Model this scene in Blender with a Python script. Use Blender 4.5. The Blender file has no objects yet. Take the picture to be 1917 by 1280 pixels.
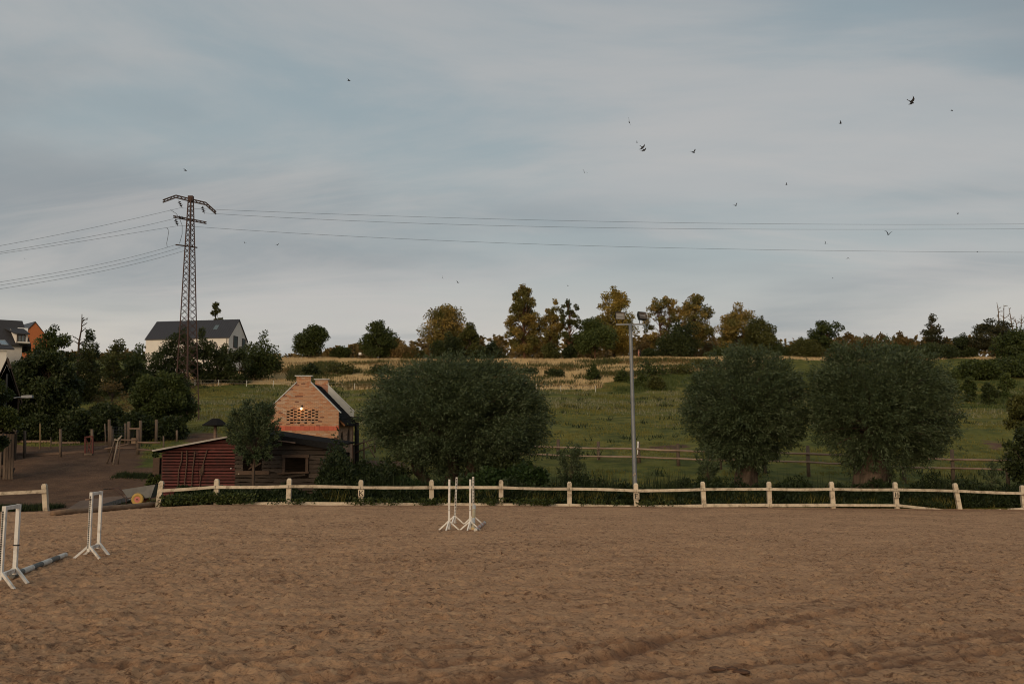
import bpy, math, random
import numpy as np
from mathutils import Vector, Matrix

# ------------------------------------------------------------------ scene, camera, light
S = bpy.context.scene
COL = S.collection
R = math.radians
F = 1864.0                      # focal length in photo pixels (35 mm lens)
HCAM = 2.1
PITCH = math.atan(227.0 / F)
cd = bpy.data.cameras.new('camera'); cam = bpy.data.objects.new('camera', cd); COL.objects.link(cam)
S.cycles.filter_width = 1.05
cd.sensor_width = 36; cd.lens = 35.0; cd.clip_start = .1; cd.clip_end = 9000
cam.location = (0, 0, HCAM); cam.rotation_euler = (R(90) + PITCH, 0, 0)
S.camera = cam
S.view_settings.view_transform = 'Standard'; S.view_settings.look = 'None'
S.view_settings.exposure = 0.22; S.view_settings.gamma = 1.0; S.view_settings.use_curve_mapping = False

SUN_EL, SUN_AZ = R(19), R(200)           # azimuth clockwise from +Y: behind the camera and a little left, diffused by the cloud veil
sd = bpy.data.lights.new('sun', 'SUN'); sd.energy = 1.5; sd.angle = R(42); sd.color = (1.0, .74, .47)
sun = bpy.data.objects.new('sun', sd); COL.objects.link(sun)
to_sun = Vector((math.sin(SUN_AZ) * math.cos(SUN_EL), math.cos(SUN_AZ) * math.cos(SUN_EL), math.sin(SUN_EL)))
sun.rotation_euler = to_sun.to_track_quat('Z', 'Y').to_euler()

W = bpy.data.worlds.new('World'); S.world = W; W.use_nodes = True

def nd(nt, typ, **kw):
    n = nt.nodes.new(typ)
    for k, v in kw.items():
        if k.startswith('i_'):
            n.inputs[k[2:].replace('_', ' ')].default_value = v
        else: setattr(n, k, v)
    return n
def mth(nt, op, a, b=None, c=None, clamp=False):
    n = nt.nodes.new('ShaderNodeMath'); n.operation = op; n.use_clamp = clamp
    for i, v in enumerate((a, b, c)):
        if v is None: continue
        if isinstance(v, (int, float)): n.inputs[i].default_value = v
        else: nt.links.new(v, n.inputs[i])
    return n.outputs[0]
def mixc(nt, f, a, b, blend='MIX'):
    n = nt.nodes.new('ShaderNodeMix'); n.data_type = 'RGBA'; n.blend_type = blend
    for k, v in ((0, f), (6, a), (7, b)):
        if isinstance(v, (int, float)): n.inputs[k].default_value = v
        elif isinstance(v, tuple): n.inputs[k].default_value = v if len(v) == 4 else (*v, 1)
        else: nt.links.new(v, n.inputs[k])
    return n.outputs[2]
def ramp(nt, f, stops, interp='LINEAR'):
    n = nt.nodes.new('ShaderNodeValToRGB'); cr = n.color_ramp; cr.interpolation = interp
    while len(cr.elements) < len(stops): cr.elements.new(.5)
    for e, (p, c) in zip(cr.elements, stops):
        e.position = p; e.color = (c, c, c, 1) if isinstance(c, (int, float)) else (*c, 1)
    nt.links.new(f, n.inputs[0]); return n.outputs[0]

def build_world():
    nt = W.node_tree; nt.nodes.clear(); L = nt.links
    out = nd(nt, 'ShaderNodeOutputWorld'); bg = nd(nt, 'ShaderNodeBackground')
    sky = nd(nt, 'ShaderNodeTexSky', sky_type='NISHITA', sun_disc=False, sun_elevation=SUN_EL, sun_rotation=SUN_AZ)
    sky.air_density = 1.0; sky.dust_density = 2.0; sky.ozone_density = 1.5
    tc = nd(nt, 'ShaderNodeTexCoord'); sp = nd(nt, 'ShaderNodeSeparateXYZ'); L.new(tc.outputs['Generated'], sp.inputs[0])
    z = mth(nt, 'MAXIMUM', sp.outputs[2], 0.0)
    # veil of high cloud: a smooth ramp of tone with height
    veil = ramp(nt, z, [(0, (.86, .74, .63)), (.12, (.74, .68, .605)), (.2, (.485, .53, .52)), (.34, (.395, .475, .50)), (.5, (.33, .42, .465)), (1, (.26, .34, .39))])
    # cloud sheets seen in perspective on a layer overhead
    zz = mth(nt, 'ADD', z, .10)
    cx = mth(nt, 'DIVIDE', sp.outputs[0], zz); cy = mth(nt, 'DIVIDE', sp.outputs[1], zz)
    cv = nd(nt, 'ShaderNodeCombineXYZ'); L.new(cx, cv.inputs[0]); L.new(cy, cv.inputs[1])
    mp = nd(nt, 'ShaderNodeMapping'); L.new(cv.outputs[0], mp.inputs[0])
    mp.inputs['Location'].default_value = (1.9, 9.9, 0); mp.inputs['Rotation'].default_value = (0, 0, R(-14)); mp.inputs['Scale'].default_value = (.8, 1.25, 1)
    n1 = nd(nt, 'ShaderNodeTexNoise', i_Scale=1.0, i_Detail=8.0, i_Roughness=.56, i_Distortion=.6); L.new(mp.outputs[0], n1.inputs['Vector'])
    mp2 = nd(nt, 'ShaderNodeMapping'); L.new(cv.outputs[0], mp2.inputs[0])
    mp2.inputs['Location'].default_value = (-11.3, 2.5, 0); mp2.inputs['Rotation'].default_value = (0, 0, R(9)); mp2.inputs['Scale'].default_value = (.5, .75, 1)
    n2 = nd(nt, 'ShaderNodeTexNoise', i_Scale=1.0, i_Detail=5.0, i_Roughness=.5, i_Distortion=.2); L.new(mp2.outputs[0], n2.inputs['Vector'])
    light = ramp(nt, n1.outputs[0], [(.40, 0.0), (.66, 1.0)], 'EASE')
    dark = ramp(nt, n2.outputs[0], [(.42, 0.0), (.66, 1.0)], 'EASE')
    c = mixc(nt, mth(nt, 'MULTIPLY', light, .62), veil, (.63, .60, .57))
    c = mixc(nt, mth(nt, 'MULTIPLY', dark, .72), c, (.315, .345, .36))
    mp3 = nd(nt, 'ShaderNodeMapping'); L.new(cv.outputs[0], mp3.inputs[0])
    mp3.inputs['Location'].default_value = (10.4, 9.6, 0); mp3.inputs['Rotation'].default_value = (0, 0, R(-5)); mp3.inputs['Scale'].default_value = (.5, 1.05, 1)
    n3 = nd(nt, 'ShaderNodeTexNoise', i_Scale=1.1, i_Detail=9.0, i_Roughness=.6, i_Distortion=.8); L.new(mp3.outputs[0], n3.inputs['Vector'])
    wisp = mth(nt, 'MULTIPLY', ramp(nt, n3.outputs[0], [(.44, 0.0), (.72, 1.0)], 'EASE'), ramp(nt, z, [(0, .7), (.14, .6), (.34, .28), (1, .2)]))
    c = mixc(nt, wisp, c, (.72, .655, .60))
    # the real sky shows through the veil, glow on the sunset side included
    skym = nd(nt, 'ShaderNodeVectorMath', operation='SCALE'); L.new(sky.outputs[0], skym.inputs[0]); skym.inputs['Scale'].default_value = SKY_GAIN
    add = nd(nt, 'ShaderNodeVectorMath', operation='ADD')
    sc = nd(nt, 'ShaderNodeVectorMath', operation='SCALE'); L.new(c, sc.inputs[0]); sc.inputs['Scale'].default_value = VEIL_GAIN
    L.new(skym.outputs[0], add.inputs[0]); L.new(sc.outputs[0], add.inputs[1])
    L.new(add.outputs[0], bg.inputs[0]); bg.inputs[1].default_value = .1
    L.new(bg.outputs[0], out.inputs[0])
SKY_GAIN, VEIL_GAIN = .10, 6.25
build_world()

# ------------------------------------------------------------------ photo geometry -> world
FWD = np.array((0, math.cos(PITCH), math.sin(PITCH))); UP = np.array((0, -math.sin(PITCH), math.cos(PITCH)))
def at(px, py, Y):
    d = FWD + np.array((1., 0, 0)) * ((px - 958.5) / F) + UP * ((640 - py) / F)
    return np.array((0, 0, HCAM)) + d * (Y / d[1])
def mpp(Y): return Y / math.cos(PITCH) / F * 1.0       # metres in one photo pixel at distance Y

# ------------------------------------------------------------------ noise
def _h(ix, iy, s):
    n = (ix.astype(np.int64) * 374761393 + iy.astype(np.int64) * 668265263 + s * 974634777) & 0xFFFFFFFF
    n = ((n ^ (n >> 13)) * 1274126177) & 0xFFFFFFFF
    return ((n ^ (n >> 16)) & 0xFFFF) / 65535.0
def vn(x, y, s=0):
    x = np.asarray(x, float); y = np.asarray(y, float)
    ix = np.floor(x); iy = np.floor(y); fx = x - ix; fy = y - iy
    fx = fx * fx * (3 - 2 * fx); fy = fy * fy * (3 - 2 * fy)
    a = _h(ix, iy, s); b = _h(ix + 1, iy, s); c = _h(ix, iy + 1, s); d = _h(ix + 1, iy + 1, s)
    return (a * (1 - fx) + b * fx) * (1 - fy) + (c * (1 - fx) + d * fx) * fy
def fbm(x, y, s=0, o=4, g=.5):
    t = 0; a = 1; n = 0
    for k in range(o):
        t = t + a * vn(x * 2 ** k + 17 * k, y * 2 ** k - 9 * k, s + k); n += a; a *= g
    return t / n
def sst(a, b, x):
    t = np.clip((np.asarray(x, float) - a) / (b - a), 0, 1); return t * t * (3 - 2 * t)

# ------------------------------------------------------------------ terrain
_y = np.arange(-400, 3400, 1.0)
def _tab(pts, w=2.5):
    p = np.array(pts, float); z = np.interp(_y, p[:, 0], p[:, 1])
    k = np.exp(-.5 * (np.arange(-9, 10) / w) ** 2); k /= k.sum()
    return np.convolve(np.pad(z, 9, mode='edge'), k, 'valid')
RIDGE = [(-400, 6), (-140, 3), (-60, .5), (-30, 0), (-18, 0)]
_R = _tab(RIDGE + [(50, 0), (53, .06), (58, .45), (64, 1.2), (72, 2.2), (85, 4.1), (100, 6.3), (130, 10.4), (150, 13.2), (172, 17.3), (195, 22.3), (206, 23.7), (216, 24.2), (260, 24.6), (420, 24), (3400, -40)])
_L = _tab(RIDGE + [(50, 0), (54, .3), (60, 1.2), (66, 2.3), (72, 3.0), (85, 4.6), (100, 6.6), (130, 10.6), (150, 13.6), (172, 18.0), (195, 22.3), (206, 23.7), (216, 24.2), (260, 24.6), (420, 24), (3400, -40)])
TX = np.array([(-60, -.1), (-22, -.05), (-16.6, .1), (-14, .22), (-10, .17), (-4, .11), (0, .08), (6, -.02), (13, -.12), (20, -.26), (24, -.33), (27.5, -.4), (60, -.5)])
def gz(x, y):
    x = np.asarray(x, float); y = np.asarray(y, float)
    wl = sst(-.16, -.27, x / np.maximum(np.abs(y), 30))
    z = np.interp(y, _y, _R) * (1 - wl) + np.interp(y, _y, _L) * wl
    wt = sst(20, 40, y) * (1 - sst(62, 95, y))
    z = z + np.interp(x, TX[:, 0], TX[:, 1]) * wt
    far = sst(70, 110, y) + sst(-15, -50, y) * .3
    z = z + far * ((fbm(x / 26, y / 26, 5, 3) - .5) * 1.1 + (fbm(x / 7, y / 7, 9, 2) - .5) * .28)
    z = z + sst(52, 60, y) * (1 - far) * (fbm(x / 6, y / 6, 11, 3) - .5) * .25
    return z
def G(x, y): return float(gz(x, y))
def at_g(px, py):
    d = FWD + np.array((1., 0, 0)) * ((px - 958.5) / F) + UP * ((640 - py) / F); d = d / d[1]
    ys = np.arange(6, 320, .05); z = HCAM + d[2] * ys; g = gz(d[0] * ys, ys)
    k = np.nonzero(z <= g)[0]; y = ys[k[0]] if len(k) else 240.
    return float(d[0] * y), float(y)
def yf(x): return 49.05 + .145 * x            # line of the arena fence

# ------------------------------------------------------------------ mesh helpers
class MB:
    def __init__(s): s.v = []; s.f = []; s.t = []
    def add(s, v, f, t=None):
        o = len(s.v); s.v += [tuple(map(float, p)) for p in v]; s.f += [tuple(i + o for i in q) for q in f]
        s.t += [t if t is not None else .5] * len(f); return s
    def box(s, c, d, rz=0, t=None):
        hx, hy, hz = d[0] / 2, d[1] / 2, d[2] / 2; ca, sa = math.cos(rz), math.sin(rz)
        v = [(c[0] + x * ca - y * sa, c[1] + x * sa + y * ca, c[2] + z) for z in (-hz, hz) for x, y in ((-hx, -hy), (hx, -hy), (hx, hy), (-hx, hy))]
        return s.add(v, [(3, 2, 1, 0), (4, 5, 6, 7), (0, 1, 5, 4), (1, 2, 6, 5), (2, 3, 7, 6), (3, 0, 4, 7)], t)
    def beam(s, a, b, w, h, up=(0, 0, 1), taper=1, t=None):
        a = Vector(a); b = Vector(b); d = (b - a).normalized(); u = Vector(up)
        if abs(d.dot(u)) > .98: u = Vector((0, 1, 0))
        r = d.cross(u).normalized(); u = r.cross(d)
        v = []
        for p, k in ((a, 1), (b, taper)):
            for i, j in ((-1, -1), (1, -1), (1, 1), (-1, 1)): v.append(p + r * (w / 2 * i * k) + u * (h / 2 * j * k))
        return s.add(v, [(0, 1, 2, 3), (7, 6, 5, 4), (1, 0, 4, 5), (2, 1, 5, 6), (3, 2, 6, 7), (0, 3, 7, 4)], t)
    def tube(s, pts, rad, n=6, cap=True, t=None):
        pts = [Vector(p) for p in pts]
        if isinstance(rad, (int, float)): rad = [rad] * len(pts)
        o = len(s.v); rings = []
        for i, p in enumerate(pts):
            d = (pts[min(i + 1, len(pts) - 1)] - pts[max(i - 1, 0)]).normalized()
            u = Vector((0, 0, 1)) if abs(d.z) < .9 else Vector((1, 0, 0))
            r = d.cross(u).normalized(); u = r.cross(d)
            for k in range(n):
                a = 2 * math.pi * k / n
                s.v.append(tuple(p + (r * math.cos(a) + u * math.sin(a)) * rad[i]))
        for i in range(len(pts) - 1):
            for k in range(n):
                s.f.append((o + i * n + k, o + i * n + (k + 1) % n, o + (i + 1) * n + (k + 1) % n, o + (i + 1) * n + k)); s.t.append(t if t is not None else .5)
        if cap:
            s.f.append(tuple(o + k for k in range(n))[::-1]); s.f.append(tuple(o + (len(pts) - 1) * n + k for k in range(n))); s.t += [.5, .5]
        return s
    def prism(s, poly, axis_a, axis_b, origin, ext):
        """polygon in the plane of two unit vectors, pushed along ext"""
        A = Vector(axis_a); B = Vector(axis_b); O = Vector(origin); E = Vector(ext); n = len(poly)
        v = [O + A * p[0] + B * p[1] for p in poly]; v += [q + E for q in v]
        f = [tuple(range(n))[::-1], tuple(range(n, 2 * n))] + [(i, (i + 1) % n, n + (i + 1) % n, n + i) for i in range(n)]
        return s.add(v, f)
    def build(s, name, m, parent=None, smooth=False, world=True, label=None, tint=False, kind=None):
        me = bpy.data.meshes.new(name)
        off = np.array(parent['_o']) if (parent is not None and world and '_o' in parent) else np.zeros(3)
        me.from_pydata([tuple(np.array(p) - off) for p in s.v], [], s.f); me.update()
        if tint:
            a = me.attributes.new('tint', 'FLOAT', 'FACE'); a.data.foreach_set('value', s.t)
        if smooth: me.polygons.foreach_set('use_smooth', [True] * len(me.polygons))
        return link(name, me, m, parent, label, kind, recalc=True)
def link(name, me, m, parent=None, label=None, kind=None, recalc=False):
    if m is not None: me.materials.append(m)
    if recalc:
        import bmesh
        bm = bmesh.new(); bm.from_mesh(me); bmesh.ops.recalc_face_normals(bm, faces=bm.faces); bm.to_mesh(me); bm.free()
    o = bpy.data.objects.new(name, me); COL.objects.link(o)
    if parent is not None:
        o.parent = parent
        if '_o' in parent: o['_o'] = list(parent['_o'])
    if label: o['label'] = label
    if kind: o['kind'] = kind
    return o
def npmesh(name, V, Fc, m, parent=None, tint=None, smooth=False, label=None, kind=None, attrs=None):
    V = np.asarray(V, np.float32)
    if parent is not None and '_o' in parent: V = V - np.array(parent['_o'], np.float32)
    Fc = np.asarray(Fc, np.int32); k = Fc.shape[1]
    me = bpy.data.meshes.new(name)
    me.vertices.add(len(V)); me.vertices.foreach_set('co', V.ravel())
    me.loops.add(Fc.size); me.loops.foreach_set('vertex_index', Fc.ravel())
    me.polygons.add(len(Fc)); me.polygons.foreach_set('loop_start', np.arange(0, Fc.size, k, dtype=np.int32))
    me.update(calc_edges=True)
    if smooth: me.polygons.foreach_set('use_smooth', np.ones(len(Fc), bool))
    if tint is not None:
        a = me.attributes.new('tint', 'FLOAT', 'FACE'); a.data.foreach_set('value', np.asarray(tint, np.float32))
    for nme, val in (attrs or {}).items():
        a = me.attributes.new(nme, 'FLOAT', 'POINT'); a.data.foreach_set('value', np.asarray(val, np.float32))
    return link(name, me, m, parent, label, kind)
def thing(name, label, cat, loc=(0, 0, 0), rz=0, group=None):
    o = bpy.data.objects.new(name, None); COL.objects.link(o); o.location = tuple(map(float, loc)); o.rotation_euler = (0, 0, rz)
    o.empty_display_size = .2
    o['label'] = label; o['category'] = cat
    if group: o['group'] = group
    o['_o'] = [float(c) for c in loc]
    return o
def tag(o, label, cat, group=None):
    o['label'] = label; o['category'] = cat
    if group: o['group'] = group
    return o
def dup(root, loc, rz, label, group=None):
    r = root.copy(); COL.objects.link(r); r.location = loc; r.rotation_euler = (0, 0, rz); r['label'] = label
    if group: r['group'] = group
    for ch in root.children:
        c = ch.copy(); COL.objects.link(c); c.parent = r
        for g in ch.children:
            d = g.copy(); COL.objects.link(d); d.parent = c
    return r

# ------------------------------------------------------------------ materials
def mat(name, a, b=None, scale=6.0, stretch=(1, 1, 1), rough=.8, spec=.3, metal=0., bump=0., bscale=None, tint=None, rnd=0., detail=5, dirt=None, coord='obj', dscale=1.3):
    m = bpy.data.materials.new(name); m.use_nodes = True; nt = m.node_tree; L = nt.links
    p = nt.nodes['Principled BSDF']; p.inputs['Roughness'].default_value = rough; p.inputs['Specular IOR Level'].default_value = spec; p.inputs['Metallic'].default_value = metal
    if coord == 'obj': co = nd(nt, 'ShaderNodeTexCoord').outputs['Object']
    else: co = nd(nt, 'ShaderNodeNewGeometry').outputs['Position']
    mp = nd(nt, 'ShaderNodeMapping'); mp.inputs['Scale'].default_value = stretch; L.new(co, mp.inputs[0])
    n = nd(nt, 'ShaderNodeTexNoise', i_Scale=scale, i_Detail=float(detail), i_Roughness=.6); L.new(mp.outputs[0], n.inputs['Vector'])
    c = (*a, 1)
    f = ramp(nt, n.outputs[0], [(.3, 0.), (.7, 1.)])
    c = mixc(nt, f, a, b if b else tuple(x * .8 for x in a))
    if dirt:
        n2 = nd(nt, 'ShaderNodeTexNoise', i_Scale=dscale, i_Detail=6.0, i_Roughness=.7); L.new(co, n2.inputs['Vector'])
        c = mixc(nt, ramp(nt, n2.outputs[0], [(.5, 0.), (.68, .85)]), c, dirt)
    if tint:
        at_ = nd(nt, 'ShaderNodeAttribute', attribute_name='tint')
        c = mixc(nt, at_.outputs['Fac'], c, tint) if not callable(tint) else tint(nt, at_.outputs['Fac'], c)
    if rnd:
        oi = nd(nt, 'ShaderNodeObjectInfo'); k = mth(nt, 'MULTIPLY_ADD', oi.outputs['Random'], rnd, 1 - rnd / 2)
        hv = nd(nt, 'ShaderNodeHueSaturation'); L.new(k, hv.inputs['Value']); L.new(c, hv.inputs['Color']); c = hv.outputs[0]
    L.new(c, p.inputs['Base Color'])
    if bump:
        nb = nd(nt, 'ShaderNodeTexNoise', i_Scale=(bscale or scale * 3), i_Detail=4.0); L.new(mp.outputs[0], nb.inputs['Vector'])
        bm = nd(nt, 'ShaderNodeBump', i_Strength=bump, i_Distance=.02); L.new(nb.outputs[0], bm.inputs['Height']); L.new(bm.outputs[0], p.inputs['Normal'])
    return m
def leafmat(name, a, b, c3=None, rough=.55, trans=.22, nscale=.35):
    m = bpy.data.materials.new(name); m.use_nodes = True; nt = m.node_tree; L = nt.links
    p = nt.nodes['Principled BSDF']; p.inputs['Roughness'].default_value = rough; p.inputs['Specular IOR Level'].default_value = .25
    t = nd(nt, 'ShaderNodeAttribute', attribute_name='tint')
    c = mixc(nt, t.outputs['Fac'], a, b)
    if c3:
        co = nd(nt, 'ShaderNodeNewGeometry').outputs['Position']
        n = nd(nt, 'ShaderNodeTexNoise', i_Scale=nscale, i_Detail=2.0); L.new(co, n.inputs['Vector'])
        c = mixc(nt, ramp(nt, n.outputs[0], [(.42, 0.), (.62, .8)]), c, c3)
    L.new(c, p.inputs['Base Color'])
    tr = nd(nt, 'ShaderNodeBsdfTranslucent'); L.new(c, tr.inputs[0])
    mx = nd(nt, 'ShaderNodeMixShader'); mx.inputs[0].default_value = trans
    L.new(p.outputs[0], mx.inputs[1]); L.new(tr.outputs[0], mx.inputs[2]); L.new(mx.outputs[0], nt.nodes['Material Output'].inputs[0])
    return m
rng = np.random.default_rng(7)
random.seed(5)

# ------------------------------------------------------------------ ground
def ground_material():
    m = bpy.data.materials.new('ground'); m.use_nodes = True; nt = m.node_tree; L = nt.links
    p = nt.nodes['Principled BSDF']; p.inputs['Roughness'].default_value = .95; p.inputs['Specular IOR Level'].default_value = .1
    pos = nd(nt, 'ShaderNodeNewGeometry').outputs['Position']
    def noise(sc, det=5., st=(1, 1, 1), ro=.6):
        mp = nd(nt, 'ShaderNodeMapping'); mp.inputs['Scale'].default_value = st; L.new(pos, mp.inputs[0])
        n = nd(nt, 'ShaderNodeTexNoise', i_Scale=sc, i_Detail=det, i_Roughness=ro); L.new(mp.outputs[0], n.inputs['Vector']); return n.outputs[0]
    n1 = noise(.07, 6.); n2 = noise(.6, 6.); n3 = noise(5., 4.)
    g = mixc(nt, ramp(nt, n1, [(.35, 0.), (.65, 1.)]), (.112, .122, .023), (.20, .172, .040))
    g = mixc(nt, ramp(nt, n2, [(.40, 0.), (.62, .9)]), g, (.052, .066, .016))
    g = mixc(nt, ramp(nt, n3, [(.5, 0.), (.75, .55)]), g, (.13, .12, .05))
    dry = mixc(nt, ramp(nt, n2, [(.35, 0.), (.7, 1.)]), (.50, .35, .165), (.29, .185, .08))
    dry = mixc(nt, ramp(nt, n3, [(.55, 0.), (.8, .7)]), dry, (.62, .43, .21))
    dirt = mixc(nt, ramp(nt, n2, [(.35, 0.), (.7, 1.)]), (.150, .088, .054), (.072, .042, .028))
    dirt = mixc(nt, ramp(nt, n3, [(.52, 0.), (.8, .6)]), dirt, (.24, .145, .088))
    dn = nd(nt, 'ShaderNodeAttribute', attribute_name='dry').outputs['Fac']; en = nd(nt, 'ShaderNodeAttribute', attribute_name='earth').outputs['Fac']
    def soft(a): return ramp(nt, mth(nt, 'ADD', a, mth(nt, 'MULTIPLY', mth(nt, 'SUBTRACT', n2, .5), .9)), [(.36, 0.), (.62, 1.)])
    c = mixc(nt, soft(dn), g, dry); c = mixc(nt, soft(en), c, dirt)
    L.new(c, p.inputs['Base Color'])
    b = nd(nt, 'ShaderNodeBump', i_Strength=.8, i_Distance=.12); L.new(noise(9., 5.), b.inputs['Height']); L.new(b.outputs[0], p.inputs['Normal'])
    return m
def photo_px(x, y): return 958.5 + F * x / np.maximum(y * .9927 + 1, 1)      # column in which a place shows (used to lay out ground cover)
def dry_mask(x, y):
    px = photo_px(x, y)
    y0 = np.interp(px, [-200, 150, 330, 360, 700, 960, 1100, 1170, 1300, 1400, 1480, 2200], [168, 160, 158, 153, 149, 148, 146, 164, 178, 188, 196, 200])
    y0 = y0 + (fbm(x / 5, y / 5, 31, 3) - .5) * 14
    y1 = np.where(px < 345, 166., 240.)
    return (y < y1) * sst(-2, 2, y - y0) * (1 - sst(228, 240, y)) * (y > 100)
def earth_mask(x, y):
    px = photo_px(x, y)
    left = sst(300, 250, px + (fbm(x / 3, y / 3, 3, 3) - .5) * 60) * (1 - sst(76, 80, y + (fbm(x / 4, y / 4, 8, 2) - .5) * 6)) * (y > 44)
    left = np.maximum(left, sst(330, 300, px) * (1 - sst(62, 66, y)) * (y > 46))
    path = np.exp(-((px - 395 + (y - 75) * 1.2) / 42.) ** 2) * sst(60, 70, y) * (1 - sst(80, 92, y))
    right = np.exp(-((px - 715) / 55.) ** 4) * sst(57, 60, y) * (1 - sst(69, 73, y))
    bare = np.exp(-((px - 1856) / 16.) ** 2 - ((y - 82) / 3.) ** 2) + .8 * np.exp(-((px - 1832) / 9.) ** 2 - ((y - 84) / 1.5) ** 2) + .75 * np.exp(-((px - 1250) / 60.) ** 2 - ((y - 80) / 3.) ** 2) * (fbm(x, y, 77, 2) > .5)
    return np.maximum.reduce([left, path, right, np.minimum(bare, 1), (y < yf(x)) * 1.0 * sst(-80, -30, y)])
xs = np.unique(np.concatenate([np.arange(-120, 121, 1.0), np.arange(-300, 301, 6.0), np.linspace(-3200, 3200, 65)]))
ys = np.unique(np.concatenate([np.arange(-20, 44, 4.0), np.arange(44, 112, .7), np.arange(112, 262, 1.2), np.arange(-150, 420, 8.0), np.linspace(-3200, 3200, 65)]))
X, Y = np.meshgrid(xs, ys); Z = gz(X, Y)
inside = (Y < yf(X) + .25) & (Y > 3) & (np.abs(X) < .60 * Y + 2.2)
Z = np.where(inside, Z - .45, Z)
nx = len(xs); idx = np.arange(X.size).reshape(X.shape)
quads = np.stack([idx[:-1, :-1], idx[:-1, 1:], idx[1:, 1:], idx[1:, :-1]], -1).reshape(-1, 4)
ground = npmesh('ground', np.stack([X, Y, Z], -1).reshape(-1, 3), quads, ground_material(), smooth=True, kind='structure',
                attrs={'dry': dry_mask(X, Y).ravel(), 'earth': earth_mask(X, Y).ravel()})

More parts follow.
